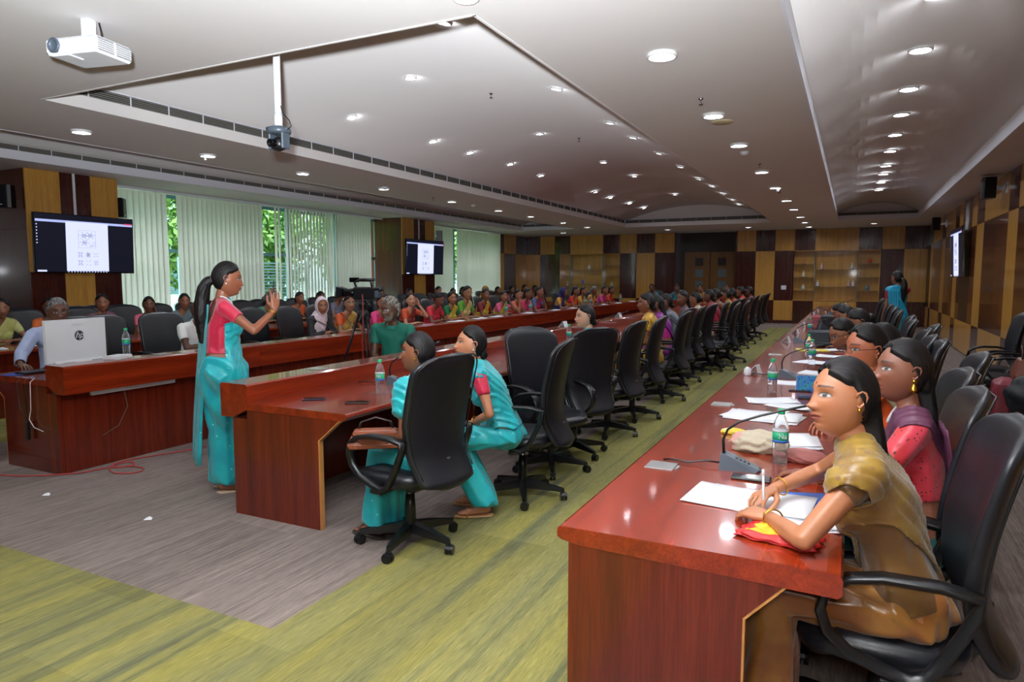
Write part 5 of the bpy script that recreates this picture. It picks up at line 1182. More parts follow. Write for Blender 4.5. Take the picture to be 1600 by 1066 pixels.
# small ceiling fittings
def fit(name, label, cat, x, y, z, prof, mat, group=None):
    t = MB().lathe(prof, 20).build(name, mat, None, (x, y, z)); tag(t, label, cat, group)
fit('ceiling_speaker', 'flat cream ceiling loudspeaker between two aisle downlights', 'speaker', -1.25, 7.31, ZC-.0005, [(.10, -.012), (.115, -.004), (.115, 0)], cmat('#cdbf9c', .6))
for x, y, w in ((-1.28, 9.16, 'after the cream ceiling speaker'), (-7.38, 9.88, 'above the window side desks, first of two'), (-7.47, 13.15, 'above the window side desks, second of two')):
    fit('smoke_detector', 'white round smoke detector on the flat ceiling, ' + w, 'detector', x, y, ZC-.0005, [(.03, -.045), (.048, -.03), (.055, -.012), (.055, 0)], M['white'], 'smoke detectors')
for x, y, w in ((-7.59, 6.33, 'before the big screen'), (-1.26, 6.28, 'over the aisle'), (-1.22, 10.2, 'further down the aisle'), (-7.5, 11.6, 'over the window side desks')):
    fit('sprinkler_head', 'small metal sprinkler head ' + w, 'sprinkler', x, y, ZC-.0005, [(.018, -.055), (.018, -.050), (.004, -.048), (.006, -.02), (.022, -.01), (.022, 0)], M['chrome'], 'sprinkler heads')
for x, y, w in ((-3.9, 7.3, 'in the curved coffer above the presenter'), (-3.9, 10.2, 'in the curved coffer, deeper in the room')):
    fit('sprinkler_head', 'small metal sprinkler head ' + w, 'sprinkler', x, y, vault_z(COF[0], x), [(.018, -.055), (.018, -.050), (.004, -.048), (.006, -.02), (.022, -.01), (.022, 0)], M['chrome'], 'sprinkler heads')
sc_ = thing('security_camera', 'small black security camera under the flat ceiling by the aisle lights', 'camera', (-1.22, 13.0, ZC))
MB().lathe([(.05, -.03), (.05, 0)], 16).build('base', M['white'], sc_); MB().box(-.025, .025, -.09, .03, -.10, -.05, bev=.01).build('body', M['plastic'], sc_)
MB().tube([(0, 0, -.03), (0, 0, -.06)], .01).build('neck', M['white'], sc_)

# ------------------------------------------------------------------ white all-in-one computer
pc = thing('computer', 'white all-in-one desktop computer seen from behind on the ledge desk', 'computer', (-5.86, 3.52, .742), R(8))
MB().prism([(-.03, .10), (-.03, .455), (.0, .455), (.0, .10)], -.275, .275, 'y').build('display_housing', M['white'], pc)
MB().prism([(-.03, .10), (0, .115), (.17, .04), (.17, .0), (.14, .0), (-.03, .06)], -.22, .22, 'y').build('stand', M['white'], pc)
MB().box(.0, .012, -.05, .07, .41, .452).build('camera_hatch', M['white'], pc)
for a in (-.17, .09): MB().prism([(.045, .099), (.105, .072), (.107, .076), (.047, .103)], a, a+.10, 'y').build('speaker_grille', cmat('#8c9094', .6), pc)
lg = MB().lathe([(.042, 0), (.042, .003)], 28).xf(Matrix.Translation((.0005, .02, .315)) @ Matrix.Rotation(PI/2, 4, 'Y')).build('logo_disc', cmat('#2c1f26', .4), pc)
def lettering(text, parent, mat, size, Mx, shear=0, name='lettering', ext=.0006):
    c = bpy.data.curves.new(name, 'FONT'); c.body = text; c.size = size; c.align_x = 'CENTER'; c.align_y = 'CENTER'; c.extrude = ext; c.shear = shear; c.materials.append(mat)
    tmp = bpy.data.objects.new('tmp', c); COL.objects.link(tmp); bpy.context.view_layer.update()
    me = bpy.data.meshes.new_from_object(tmp.evaluated_get(bpy.context.evaluated_depsgraph_get())); bpy.data.objects.remove(tmp); me.name = name
    if not me.materials: me.materials.append(mat)
    o = bpy.data.objects.new(name, me); COL.objects.link(o); o.parent = parent; o.matrix_local = Mx; return o
FRX = Matrix(((0, 0, 1), (1, 0, 0), (0, 1, 0))).to_4x4()      # text facing +X
lettering('hp', pc, M['white'], .075, Matrix.Translation((.0042, .02, .318)) @ FRX, .35)
MB().tube([(.15, .12, .03), (.19, .14, .10), (.16, .20, .13), (.10, .24, .115)], .004).build('cable', M['plastic'], pc)
def item(name, label, cat, mb, mats, loc, rz=0, group=None):
    o = mb.build(name, mats, None, loc, (0, 0, R(rz))); return tag(o, label, cat, group)
item('keyboard', 'black keyboard before the white computer', 'keyboard', MB().box(-.07, .07, -.20, .20, 0, .018, bev=.004), M['plastic'], (-6.18, 3.42, .742), 5)
item('mouse_pad', 'blue mouse pad at the desk end', 'mouse pad', MB().box(-.09, .09, -.11, .11, 0, .003), cmat('#24459a', .7), (-6.22, 3.24, .742), 12)
ms = MB().add(*hull(ell((0, 0, .012), (.05, .03, .018), 2), ell((-.01, 0, .004), (.045, .03, .004), 2))); item('mouse', 'black computer mouse under the man in pale blue', 'mouse', ms, M['plastic'], (-6.24, 3.48, .745), 10)
wb2 = item('adapter_box', 'small white box beside the white computer', 'box', MB().box(-.07, .07, -.09, .09, 0, .03, bev=.004), M['white'], (-5.54, 3.66, .862), 20)
ps = thing('power_strip', 'white power strip fixed under the ledge of the presenter side desk', 'power strip', (-5.472, 3.75, .61)); MB().box(-.018, .018, -.38, .38, -.012, .028, bev=.004).build('body', M['white'], ps); MB().tube([(0, -.1, 0), (.01, -.08, -.15), (0, -.16, -.3), (-.005, -.3, -.36)], .003).build('cable', cmat('#5a5048'), ps)
cb = thing('cable_bundle', 'dark and white cables hanging over the end panel of the presenter side desk', 'cables', (-5.85, 3.105, 0))
MB().tube([(0, .02, .748), (0, -.012, .735), (-.02, -.015, .6), (.0, -.015, .42), (.02, -.015, .33)], .004).tube([(-.12, .02, .748), (-.13, -.012, .7), (-.1, -.015, .5), (.0, -.015, .40)], .0035).build('dark_cable', M['plastic'], cb)
MB().tube([(.06, .02, .748), (.06, -.012, .72), (.05, -.015, .5), (.02, -.015, .42), (.08, -.015, .36), (.2, -.015, .34)], .003).build('white_cable', M['white'], cb)
MB().box(-.02, .01, -.03, -.004, .25, .40, bev=.006).build('plug', M['plastic'], cb)
cp_ = [(-8.2, 2.75), (-6.6, 2.86), (-5.93, 2.9), (-5.66, 3.0), (-5.42, 3.2), (-5.37, 3.36), (-5.25, 3.5), (-5.08, 3.52), (-5.02, 3.42), (-5.15, 3.33), (-5.33, 3.40), (-5.40, 3.52), (-5.33, 3.60), (-5.25, 3.54), (-5.30, 3.44), (-5.41, 3.48), (-5.43, 3.62), (-5.35, 3.85), (-5.25, 4.15), (-5.18, 4.6), (-4.9, 5.6)]
def smooth_pts(P, z, n=5):
    out = []
    for i in range(len(P)-1):
        p0, p1, p2, p3 = [Vector((*P[max(0, min(len(P)-1, i+k))], 0)) for k in (-1, 0, 1, 2)]
        for j in range(n):
            t = j/n; out.append(.5*((2*p1)+(-p0+p2)*t+(2*p0-5*p1+4*p2-p3)*t*t+(-p0+3*p1-3*p2+p3)*t**3)+Vector((0, 0, z)))
    return out
tag(MB().tube(smooth_pts(cp_, .007), .0055, 6).build('cable', cmat('#b03a3c', .5)), 'thin red cable looping over the grey carpet before the presenter side desk', 'cable')
# bits of paper dropped on the carpet
for x, y, w in ((-4.0, 2.75, 'near the edge of the green strip'), (-5.1, 2.75, 'further from the desk end')): item('paper_scrap', 'tiny white paper scrap on the grey carpet, ' + w, 'paper', MB().add(*hull_pts([(0, 0, 0), (.05, .01, .0), (.02, .04, .012), (.045, .03, .008), (.01, .02, .01)])), M['paper'], (x, y, .001), 20, 'paper scraps')

# ------------------------------------------------------------------ camcorder on tripod
tp = thing('tripod', 'black tall tripod standing inside the desk square', 'tripod', (-5.05, 6.3, 0), R(0)); apex = (0, 0, 1.13)
for k, an in enumerate((205, 325, 85)):
    a = R(an); fx, fy = .40*math.cos(a), .40*math.sin(a); ux, uy = .05*math.cos(a), .05*math.sin(a); tx, ty_ = -math.sin(a), math.cos(a)
    lg_ = MB()
    for s in (-1, 1): lg_.tube([(ux+tx*s*.022, uy+ty_*s*.022, 1.12), (ux+(fx-ux)*.62+tx*s*.018, uy+(fy-uy)*.62+ty_*s*.018, .46)], .010, 8)
    lg_.tube([(ux+(fx-ux)*.5, uy+(fy-uy)*.5, .58), (fx, fy, .02)], .011, 8); l_ = lg_.build('leg', M['plastic'], tp)
    c_ = (ux+(fx-ux)*.6, uy+(fy-uy)*.6, .47); MB().box(c_[0]-.03, c_[0]+.03, c_[1]-.03, c_[1]+.03, c_[2]-.025, c_[2]+.025, bev=.008).build('leg_clamp', M['plastic_grey'], l_)
    MB().tube([(0, 0, .40), (fx*.72, fy*.72, .30)], .008, 6).build('spreader_bar', M['plastic'], tp)
    MB().add(*hull(ell((fx, fy, .014), (.03, .03, .012)))).build('foot', M['plastic'], tp)
MB().lathe([(.03, 1.0), (.06, 1.08), (.07, 1.13), (.05, 1.16), (.04, 1.2), (.055, 1.21), (.055, 1.26), (.03, 1.28)], 18).build('fluid_head', M['plastic'], tp)
MB().tube([(0, .03, 1.2), (.16, -.28, 1.05)], [.008, .011], 8).build('pan_handle', M['plastic'], tp)
vc = thing('camcorder', 'black professional camcorder with top handle and side screen on the tripod', 'camera', (-5.05, 6.3, 1.285), R(192))
MB().box(-.17, .10, -.055, .055, .01, .15, bev=.015).build('camera_body', M['plastic'], vc)
MB().lathe([(.045, 0), (.05, .04), (.043, .09), (.052, .12), (.052, .15)], 20).xf(Matrix.Translation((.09, 0, .085)) @ Matrix.Rotation(PI/2, 4, 'Y')).build('lens_barrel', M['screen_black'], vc)
MB().prism([(.235, .035), (.235, .135), (.30, .155), (.30, .015)], -.075, .075, 'y').build('lens_hood', M['plastic'], vc)
MB().tube([(.08, 0, .15), (.10, 0, .20), (.06, 0, .225), (-.10, 0, .225), (-.12, 0, .15)], .014, 8).build('top_handle', M['plastic'], vc)
MB().tube([(-.16, .02, .235), (-.02, .02, .235), (.02, .02, .235)], [.018, .018, .016], 10).build('microphone', M['plastic'], vc)
MB().box(.06, .17, -.05, .0, .205, .26, bev=.006).build('flip_screen', M['screen_black'], vc)
MB().tube([(-.17, 0, .11), (-.25, 0, .14)], [.025, .03], 12).build('viewfinder', M['plastic'], vc)
MB().box(-.21, -.16, -.04, .04, .03, .11, bev=.006).build('battery', M['plastic_grey'], vc)
tag(MB().tube([(-4.99, 6.22, 1.36), (-4.97, 6.2, 1.2), (-4.98, 6.19, .8), (-4.97, 6.2, .3), (-4.95, 6.1, .01), (-4.6, 6.3, .008)], .006, 6).build('cable', cmat('#8c2f28', .5)), 'dark red cable hanging straight down from the camcorder', 'cable')
# pink chair pad by the polo shirted man, plain stool
st_ = thing('side_chair', 'small chair with pink padded back inside the square, under the polo shirted man', 'chair', (-4.50, 6.15, 0), R(-80))
MB().box(-.22, .22, -.22, .22, .40, .45, bev=.02).build('seat', cmat('#b04a58', .6), st_)
v_, f_ = hull(*[ell((-.25-.05*(z-.6), y, z), .028) for y in (-.19, .19) for z in (.55, .80)]); MB().add(v_, f_).build('backrest', cmat('#c04a5c', .6), st_)
for a in (-.19, .19):
    for b in (-.19, .19): MB().tube([(a, b, .40), (a*1.1, b*1.1, .0)], .012).build('leg', M['chrome'], st_)
    MB().tube([(-.2, a, .42), (-.25, a, .6)], .012).build('back_post', M['chrome'], st_)

# ------------------------------------------------------------------ things on the desks
def bottle(label, x, y, z, rz=0, first=[None], big=1.0, ltr=False):
    if first[0] is None or ltr:
        t = thing('water_bottle', label, 'bottle', (x, y, z), R(rz), 'water bottles')
        pr_ = [(.024, 0), (.031, .004), (.032, .02), (.029, .03), (.032, .045), (.029, .055), (.032, .07), (.0325, .09), (.0325, .14), (.032, .16), (.028, .18), (.018, .205), (.0135, .212), (.0135, .222)]
        MB().lathe(pr_, 22).build('bottle_body', M['clear'], t)
        MB().lathe([(.0150, .218), (.0155, .222), (.0155, .238), (.013, .240)], 18).build('cap', M['cap_green'], t)
        lb = MB().lathe([(.0332, .095), (.0332, .142)], 22); lo = lb.build('label_wrap', M['label_green'], t); MB().lathe([(.0335, .096), (.0335, .106)], 22).build('label_stripe', M['label_blue'], lo)
        MB().lathe([(.0333, .1425), (.0333, .149)], 22).build('label_edge', M['white'], lo)
        if ltr:
            lettering('Na', t, M['white'], .03, Matrix.Rotation(R(-70), 4, 'Z') @ Matrix.Translation((.0338, 0, .124)) @ FRX)
            return t
        first[0] = t; return t
    return dup(first[0], (x, y, z), R(rz), label)
Z1, Z2, Z3 = .744, .742, .862
bottle('green capped water bottle beside the microphone of the woman in gold', -.25, 3.12, Z1, 0, ltr=True)
bottle('green capped water bottle on the ledge desk before the woman with the handbag', -2.91, 3.80, Z2, 0, ltr=True)
for x, y, z, l in ((-.47, 5.03, Z1, 'standing alone midway along the glossy desk'), (-.30, 6.77, Z1, 'before the phone reader'), (-.36, 7.4, Z1, 'behind another bottle near the grey blouse'), (-5.72, 3.86, Z3, 'beside the white computer'), (-.5, 10.4, Z1, 'by the red handbag'), (-.38, 13.2, Z1, 'past the dark handbag'), (-.30, 14.6, Z1, 'among papers far down the glossy desk'), (-.25, 16.8, Z1, 'near the end of the glossy desk, first of two'), (-.12, 17.6, Z1, 'near the end of the glossy desk, second of two'),
                   (-3.1, 7.0, Z2, 'behind the pale faced woman'), (-3.05, 7.7, Z2, 'before the woman in yellow'), (-5.55, 15.0, Z3, 'on the far ledge before the magenta drape, first of two'), (-5.55, 15.35, Z3, 'on the far ledge before the magenta drape, second of two'), (-5.60, 11.05, Z3, 'on the far ledge before the scarlet blouse'), (-5.6, 12.1, Z3, 'on the far ledge before the tall spectacled woman'), (-5.6, 17.9, Z3, 'on the far ledge before the mustard saree'), (-4.6, 20.9, Z3-.0, 'on the cross desk')):
    bottle('green capped water bottle ' + l, x, y, z, 30)
def plate(label, x, y, z, rz=0, first=[None]):
    t = thing('cable_hatch', label, 'cable hatch', (x, y, z), R(rz), 'steel cable hatches')
    MB().box(-.06, .06, -.06, .06, 0, .004, bev=.001).build('lid', M['steel'], t); MB().box(.062, .075, -.03, .03, 0, .0025).build('hinge', M['steel'], t); return t
plate('steel cable hatch next to the gold saree woman\'s microphone', -.70, 2.85, Z1); plate('steel cable hatch beside the open white book', -.71, 4.43, Z1); plate('steel cable hatch beyond the lone bottle', -.69, 7.55, Z1)
plate('steel cable hatch at the near end of the presenter\'s ledge', -3.58, 3.92, Z3); plate('steel cable hatch on the ledge by the white computer', -5.52, 4.05, Z3); plate('steel cable hatch on the ledge before the crimson bloused woman', -3.57, 5.9, Z3)
def flap(label, x, y, z):
    t = thing('raised_hatch', label, 'cable hatch', (x, y, z), R(-12), 'raised steel cable hatches')
    MB().box(-.055, .055, -.055, .055, 0, .003).build('base_plate', M['steel'], t)
    MB().add(*hull_pts([(-.05, -.05, .003), (-.05, .05, .003), (-.045, -.05, .003), (-.045, .05, .003), (.02, -.05, .078), (.02, .05, .078), (.024, -.05, .076), (.024, .05, .076)])).add(*hull_pts([(.024, -.045, .076), (.024, .045, .076), (.045, -.045, .003), (.045, .045, .003), (.05, .045, .003), (.05, -.045, .003)])).build('socket_face', M['white'], t)
for x, y, z, l in ((-.70, 5.97, Z1, 'on the glossy desk before the lone bottle\'s neighbour'), (-.70, 9.02, Z1, 'on the glossy desk beside the second microphone'), (-.70, 10.5, Z1, 'third along the glossy desk'), (-.70, 12.05, Z1, 'fourth along the glossy desk'), (-.71, 13.7, Z1, 'fifth along the glossy desk'), (-.71, 15.4, Z1, 'sixth along the glossy desk'), (-.71, 17.2, Z1, 'seventh along the glossy desk'),
                   (-3.57, 7.2, Z3, 'on the ledge behind the pale faced woman'), (-3.57, 8.8, Z3, 'on the ledge beyond the peeping woman'), (-3.57, 11.3, Z3, 'on the ledge before the woman in yellow')): flap('opened steel socket hatch ' + l, x, y, z)
def mic(label, x, y, z, rz, reach=.34, cable=None):
    t = thing('conference_microphone', label, 'microphone', (x, y, z), R(rz), 'gooseneck microphones')
    MB().add(*hull_pts([(-.075, -.05, 0), (-.075, .05, 0), (-.07, -.04, .062), (-.07, .04, .062), (-.045, -.042, .064), (-.045, .042, .064), (.085, -.035, .010), (.085, .035, .010), (.095, -.02, .0), (.095, .02, .0), (.07, -.05, 0), (.07, .05, 0)])).build('console', M['plastic_grey'], t)
    k = MB()
    for i in range(4): k.box(-.01+.016*i, .0+.016*i, -.02, .02, .046-.0065*i, .052-.0065*i)
    k.build('button', M['plastic'], t)
    pts = [(-.058, 0, .06), (-.062, 0, .12), (-.045, 0, .165), (.0, 0, .20), (.08, 0, .232), (.16, 0, .258), (reach, 0, .31)]
    n = MB().tube(pts, [.007, .0055, .005, .005, .005, .005, .005], 8).build('gooseneck', M['plastic'], t)
    MB().tube([(reach, 0, .31), (reach+.05, 0, .326)], .009, 10).build('microphone_head', M['plastic'], n)
    MB().tube([(-.075, 0, .02), (-.13, .0, .022), (-.20, -.01, .012), (-.28, .0, .016), (-.31, .02, .006)], .004, 8).build('cable', M['plastic'], t)
mic('grey gooseneck microphone before the woman in gold', -.40, 2.95, Z1, 6)
mic('grey gooseneck microphone before the woman in spectacles', -.42, 5.86, Z1, -8)
mic('grey gooseneck microphone beyond the bottles on the glossy desk', -.55, 9.15, Z1, 0)
mic('grey gooseneck microphone near the coiled bun', -.50, 12.9, Z1, 5)
mic('grey gooseneck microphone at the far end of the glossy desk', -.35, 16.2, Z1, 5)
mic('dark gooseneck microphone before the woman with the handbag', -3.05, 4.20, Z2, 20, .28)
mic('dark gooseneck microphone before the woman in yellow', -3.2, 9.3, Z2, 10)
mic('gooseneck microphone before the man in white shirt', -5.85, 6.6, Z2, 185)
mic('gooseneck microphone near the hijab wearer', -5.85, 7.05, Z2, 150)
def phone(label, x, y, z, rz, c='#15161a', name='mobile_phone'):
    t = thing(name, label, 'phone', (x, y, z), R(rz), 'mobile phones'); MB().box(-.075, .075, -.037, .037, 0, .009, bev=.004).build('case', cmat(c, .35), t); MB().box(-.069, .069, -.033, .033, .009, .0096).build('glass_face', M['screen_black'], t); return t
phone('black phone in front of the microphone of the gold saree woman', -.33, 2.82, Z1, 2); phone('blue black phone near the corner of the ledge desk', -3.16, 3.42, Z2, 35, '#1a2236'); phone('folded dark phone case near the desk edge', -2.82, 3.44, Z2, 30, '#2a2320')
phone('phone beside the hand of the spectacled woman', -.22, 4.9, Z1, 10); phone('phone lying by the lone bottle', -.30, 5.2, Z1, 5); 
ph = phone('phone in teal patterned case on the ledge desk', -2.78, 4.02, Z2, 30, '#3f8fa8')
rp = random.Random(9)
def sheet(label, x, y, z, rz, w=.21, h=.297, k=1, c='paper', cat='paper', name='paper_sheet', spread=.0):
    """a loose sheaf: a few slightly curled sheets, each turned a little"""
    t = thing(name, label, cat, (x, y, z), R(rz), None)
    for i in range(k):
        v = []; a = R(rp.uniform(-12, 12)*(i > 0)); ox, oy = rp.uniform(-spread, spread)*(i > 0), rp.uniform(-spread, spread)*(i > 0)
        for p in range(7):
            for q in range(5):
                X, Y = (p/6-.5)*h, (q/4-.5)*w; zz = .0012+i*.0022+.006*abs(p/6-.5)**2*math.sin(p*1.3+i)*2+(.008*(p/6)**4 if i == k-1 else 0); zz = max(zz, .001+i*.0016)
                v.append((ox+X*math.cos(a)-Y*math.sin(a), oy+X*math.sin(a)+Y*math.cos(a), zz))
        f = [(p*5+q, (p+1)*5+q, (p+1)*5+q+1, p*5+q+1) for p in range(6) for q in range(4)]
        o = MB().add(v, f, 0, True).build('sheet', M[c] if c in M else cmat(c, .7), t); so = o.modifiers.new('s', 'SOLIDIFY'); so.thickness = .0008
        if i == k-1 and c == 'paper':
            ln = MB()
            for r_ in range(9): yy = -w*.36+r_*w*.085; ln.add([(ox+X*math.cos(a)-yy*math.sin(a), oy+X*math.sin(a)+yy*math.cos(a), .0055+i*.0022) for X, yy in ((-h*.34, yy), (-h*.34, yy+.0012), (h*(.05+.02*((r_*7) % 9)), yy+.0012), (h*(.05+.02*((r_*7) % 9)), yy))], [(0, 1, 2, 3)])
            lo = ln.build('writing', cmat('#8d93a8', .7), t); lo['kind'] = 'stuff'
    return t
sheet('white note sheets under the writing hands of the gold saree woman', -.27, 2.52, Z1, -14, .26, .42, 3, spread=.035)
sheet('blank white pad beside the folded red and yellow cloth', -.13, 2.40, Z1, 12, .20, .27, 2, spread=.01)
item('clipboard', 'blue edged clipboard under the arm of the gold saree woman', 'clipboard', MB().box(-.15, .15, -.11, .11, 0, .004, bev=.001), cmat('#1d57b8', .4), (-.06, 2.62, Z1-.0), 20)
sheet('open white note book past the first bottle', -.30, 3.55, Z1, 8, .28, .36, 3, spread=.02, name='notebook', cat='notebook')
sheet('wide open note book beside the steel hatch', -.42, 4.12, Z1, -10, .27, .40, 4, spread=.02, name='notebook', cat='notebook')
sheet('yellow backed sheets before the spectacled woman', -.42, 4.68, Z1, 12, .21, .30, 3, spread=.02)
sheet('white sheets next to the teal pouch', -.28, 4.55, Z1, -14, .20, .28, 2, spread=.02)
sheet('white sheet under the second microphone', -.38, 5.55, Z1, 4, .22, .27, 2)
for i, (x, y) in enumerate(((-.22, 6.2), (-.3, 7.0), (-.15, 7.6), (-.22, 8.3), (-.25, 9.3), (-.25, 11.0), (-.3, 12.5), (-.25, 13.8), (-.3, 15.4), (-.28, 17.0), (-.28, 18.5))):
    sheet('white papers on the glossy desk, %s pile beyond the teal pouch' % ORD[i], x, y, Z1, rp.uniform(-25, 25), .21, .30, 3, spread=.05)
for i, (x, y) in enumerate(((-2.95, 7.9), (-3.0, 8.7), (-2.95, 10.2), (-3.0, 11.6), (-2.95, 13.0), (-2.95, 15.0))): sheet('papers on the ledge desk, %s lot counted from the peeping woman' % ORD[i], x, y, Z2, rp.uniform(-25, 25), .21, .30, 3, spread=.05)
for i, y in enumerate((7.3, 8.9, 9.7, 10.3, 11.6, 12.9, 13.9, 16.0, 17.2, 18.5, 19.5)): sheet('white papers on the far ledge, %s lot from the hijab wearer' % ORD[i], -5.53, y+.22, Z3, 80, .16, .24, 2, spread=.03)
for i, (x, y) in enumerate(((-8.55, 4.2), (-8.6, 4.75), (-8.6, 6.3), (-8.55, 7.0), (-8.6, 9.5), (-8.6, 12.0))): sheet('papers on the window row desk, %s lot from the yellow green shirt' % ORD[i], x, y, Z1, 70+15*i, .2, .28, 2, spread=.03)
for i in range(6): sheet('papers on the cross desk, %s sheet along' % ORD[i], -5.6+.42*i, 21.15, Z2, 85, .2, .28, 2, spread=.02)
def crumple(label, cat, name, loc, size, cols, seed, rz=0, amp=.25):
    P, F = ico(4); rr = random.Random(seed); k = [Vector((rr.uniform(-1, 1), rr.uniform(-1, 1), rr.uniform(-1, 1)))*7 for _ in range(5)]
    d = sum(np.abs(np.sin(P @ np.array(q[:]) + i)) for i, q in enumerate(k))/5
    Q = P*(1-amp+2*amp*d)[:, None]; Q[:, 2] = np.maximum(Q[:, 2], -.55); Q = Q*np.array(size); Q[:, 2] -= Q[:, 2].min()
    mb = MB(); mb.add(Q, F, 0, True); mb.mi = [int((np.sin(P[f[0]][0]*4+seed)+P[f[0]][1]*2) > .35) % len(cols) for f in F]
    return item(name, label, cat, mb, [cmat(c, .6) for c in cols], loc, rz)
rc = MB(); v = []; 
def cloth(label, loc, rz, w, h, cols, border=.12):
    n = 26; v = []; f = []; mi = []
    for lay in range(2):
        for i in range(n+1):
            for j in range(n+1):
                X, Y = (i/n-.5)*w, (j/n-.5)*h; zz = .004+.012*lay+.006*math.sin(i*.7+lay)*math.cos(j*.5)+.006
                edge_ = max(abs(i/n-.5), abs(j/n-.5))*2; zz = zz*(1-.6*max(0, edge_-.8)/.2)
                v.append((X+.006*math.sin(j*.6+lay*2)+.02*lay, Y+.005*math.sin(i*.5+lay), max(.0015, zz)))
        b = lay*(n+1)**2
        for i in range(n):
            for j in range(n): f.append((b+i*(n+1)+j, b+(i+1)*(n+1)+j, b+(i+1)*(n+1)+j+1, b+i*(n+1)+j+1)); mi.append(1 if (j < 4 or i < 3 or i > n-5 or j > n-3) else 0)
    mb = MB(); mb.add(v, f, 0, True); mb.mi = mi; o = item('folded_cloth', label, 'cloth', mb, [cmat(c, .55) for c in cols], loc, rz); so = o.modifiers.new('s', 'SOLIDIFY'); so.thickness = .003; so.offset = 1; return o
cloth('folded yellow cloth with red border at the glossy desk end', (-.18, 2.20, Z1), -12, .22, .13, ['#e0a318', '#b51a1c'])
crumple('crumpled cream and pink cloth bag beside the first bottle', 'bag', 'cloth_bag', (-.36, 3.33, Z1), (.12, .10, .055), ['#b0a48e', '#b98a80'], 5, 10, .22)
crumple('wrinkled rosy purse behind the first bottle', 'purse', 'purse', (-.16, 3.20, Z1), (.10, .06, .035), ['#8a4a44', '#a0605a'], 8, -10, .12)
item('pencil_pouch', 'teal and blue patterned pouch standing before the spectacled woman', 'pouch', MB().add(*hull_pts([(-.07, -.02, 0), (.07, -.02, 0), (-.07, .02, 0), (.07, .02, 0), (-.065, -.006, .11), (.065, -.006, .11), (-.065, .006, .11), (.065, .006, .11)])), silk('pouch', '#2f8fa0', '#2a6fc0', '#0c2a4a', .4, 30, .6, 40), (-.26, 5.22, Z1), 12)
crumple('clear crumpled plastic cup near the raised hatch', 'cup', 'paper_cup', (-.74, 5.85, Z1), (.03, .03, .045), ['#dfe3ea'], 3, 0, .1)
crumple('yellow wrapped packet beside the open book', 'packet', 'packet', (-.52, 3.62, Z1), (.06, .035, .018), ['#d8c040', '#e8e0b0'], 4, 15, .15)
def handbag(label, loc, rz, c, s=1.0, name='handbag', strap=True, flat=False):
    t = thing(name, label, 'bag', loc, R(rz), 'bags')
    MB().add(*hull(*[ell((x, y, z), r) for x, y, z, r in ((-.13*s, -.035, .04, .035), (.13*s, -.035, .04, .035), (-.13*s, .035, .04, .035), (.13*s, .035, .04, .035), (-.10*s, 0, .16*s, .025), (.10*s, 0, .16*s, .025))])).build('bag_body', cmat(c, .4), t)
    MB().add(*hull(*[ell((x, -.045, z), .022) for x, z in ((-.11*s, .15*s), (.11*s, .15*s), (-.07*s, .07*s), (.07*s, .07*s))])).build('flap', cmat(c, .4), t)
    if strap: MB().tube([(-.10*s, 0, .15*s), (-.08*s, 0, .24*s), (0, 0, .28*s), (.08*s, 0, .24*s), (.10*s, 0, .15*s)], .008).build('strap', cmat('#2a1612', .4), t)
    if flat: t.scale = (1, 1.3, .62)
    return t
handbag('brown leather handbag resting on the lap of the woman at the ledge desk end', (-2.37, 3.05, .59), 35, '#7a3c20', 1.0, flat=True)
handbag('dusty red handbag standing on the glossy desk', (-.42, 11.4, Z1), 10, '#94454a', 1.25)
handbag('black laptop bag standing on the glossy desk', (-.22, 11.0, Z1), 15, '#22262c', 1.5, strap=False)
handbag('dark grey bag lying near the second microphone', (-.30, 8.6, Z1), 8, '#2a323a', 1.1, strap=False)
handbag('brown handbag on the lap of the woman by the side wall', (1.40, 7.55, .62), 85, '#6d3222', 1.1)
item('document_folder', 'yellow folder under the dark grey bag', 'folder', MB().box(-.16, .16, -.11, .11, 0, .006, bev=.002), cmat('#d8c62a', .5), (-.36, 8.2, Z1), 15)
crumple('black leather jacket heaped over the wall chair seat', 'jacket', 'jacket', (1.44, 6.78, .47), (.26, .20, .20), ['#14171c', '#1b2027'], 12, 0, .2)
def pen(label, a, b, c='#d8dce2', tip='#28407a'):
    t = thing('pen', label, 'pen', a, 0, 'pens'); a = Vector(a); b = Vector(b)-a
    MB().tube([b*.08, b*.85], .0042, 8).build('barrel', cmat(c, .3), t); MB().tube([(0, 0, 0), b*.08], [.0012, .0038], 8).build('tip', cmat(tip, .3), t); MB().tube([b*.85, b], .0046, 8).build('pen_cap', cmat(c, .3), t)
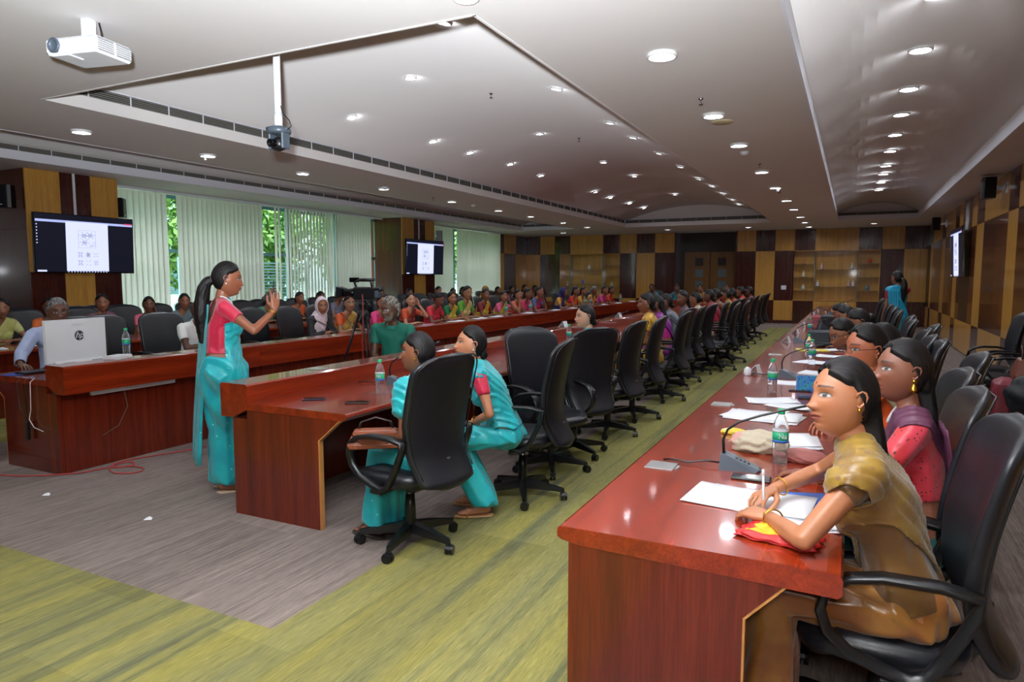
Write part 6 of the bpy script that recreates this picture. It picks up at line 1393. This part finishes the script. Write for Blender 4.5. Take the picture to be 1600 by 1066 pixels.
# figurines in the niches
def trophy(label, x, z, kind, c):
    t = thing('figurine', label, 'ornament', (x, YB+.16, z), 0, 'ornaments on the glass shelves')
    if kind == 0: MB().lathe([(.05, 0), (.055, .03), (.03, .05), (.05, .09), (.035, .13), (.012, .15), (.022, .19), (.01, .21)], 16).build('bust', cmat(c, .4), t); MB().lathe([(.06, 0), (.06, .018)], 16).build('plinth', cmat('#3a2a20', .4), t)
    else: MB().lathe([(.03, .0), (.055, .05), (.06, .10), (.02, .15), (.035, .18)], 16).build('vase', cmat(c, .35), t); MB().lathe([(.045, 0), (.045, .012)], 16).build('foot', cmat('#8a8a86', .4), t)
for x, z, k, c, l in ((-1.46, 1.98, 0, '#a8683c', 'brown figurine on the upper narrow shelf beside the switch'), (-1.46, 1.55, 0, '#c8c4b8', 'small pale figurine on the middle narrow shelf'), (-1.46, 1.12, 1, '#b8bcb0', 'pale vase on the low narrow shelf'), (-.92, 1.80, 0, '#d0a0b4', 'pink white figurine on the broad shelf'), (-.02, 1.80, 0, '#ccd0d4', 'silver figurine on the broad shelf'), (-1.02, 1.24, 0, '#c0c4d0', 'silver statuette on the lower broad shelf'), (-.10, 1.24, 0, '#c8a0a8', 'rosy statuette on the lower broad shelf'), (.03, 1.24, 0, '#d8d8dc', 'white statuette beside the rosy one'), (.48, 1.98, 1, '#c8382a', 'red vase with dark spout on the far upper shelf'), (.44, 1.12, 1, '#4a7a9a', 'blue bottle shaped ornament on the low shelf'),
                      (-9.0, 1.83, 1, '#d8dce0', 'white sculpture on the window side niche shelf'), (-9.25, 1.30, 1, '#5068b0', 'blue white vase in the window side niche'), (-9.9, 1.18, 0, '#a89890', 'dull figurine at the edge of the window side niche'), (-8.1, 1.18, 1, '#a8b0a0', 'grey green vase in the window side niche')): trophy(l, x, z, k, c)
# things held
def at_hand(info, i, off): return info['hand'][i] @ Vector(off)
rzp = Matrix.Rotation(PI, 4, 'Z')
def world_of(root, p): return root.matrix_basis @ Vector(p)
for root, info, i, lab, ln in ((gold_lady, gi, 1, 'silver pen held by the woman in gold saree', .14),):
    root_m = Matrix.Translation(root.location) @ Matrix.Rotation(root.rotation_euler[2], 4, 'Z')
    a = root_m @ (info['hand'][i] @ Vector((.115, .03, -.045))); a.z = Z1+.008; pen(lab, tuple(a), tuple(a+Vector((-.010, .035, .135))))
rm = Matrix.Translation(pres.location) @ Matrix.Rotation(pres.rotation_euler[2], 4, 'Z')
a = rm @ (pr['hand'][1] @ Vector((.10, .012, -.012))); pen('dark marker held upright by the presenter', tuple(a), tuple(a+Vector((.005, .005, .115))), '#22242c', '#22242c')
pen('pink pen in the hand of the spectacled woman', (-.18, 4.75, Z1+.006), (-.16, 4.76, Z1+.12), '#e04a8c', '#e04a8c')
pen('blue pen held by the phone reader', (-.14, 6.1, Z1+.006), (-.17, 6.14, Z1+.13), '#2a6ad0', '#2a6ad0')

bpy.data.scenes.remove(WS)
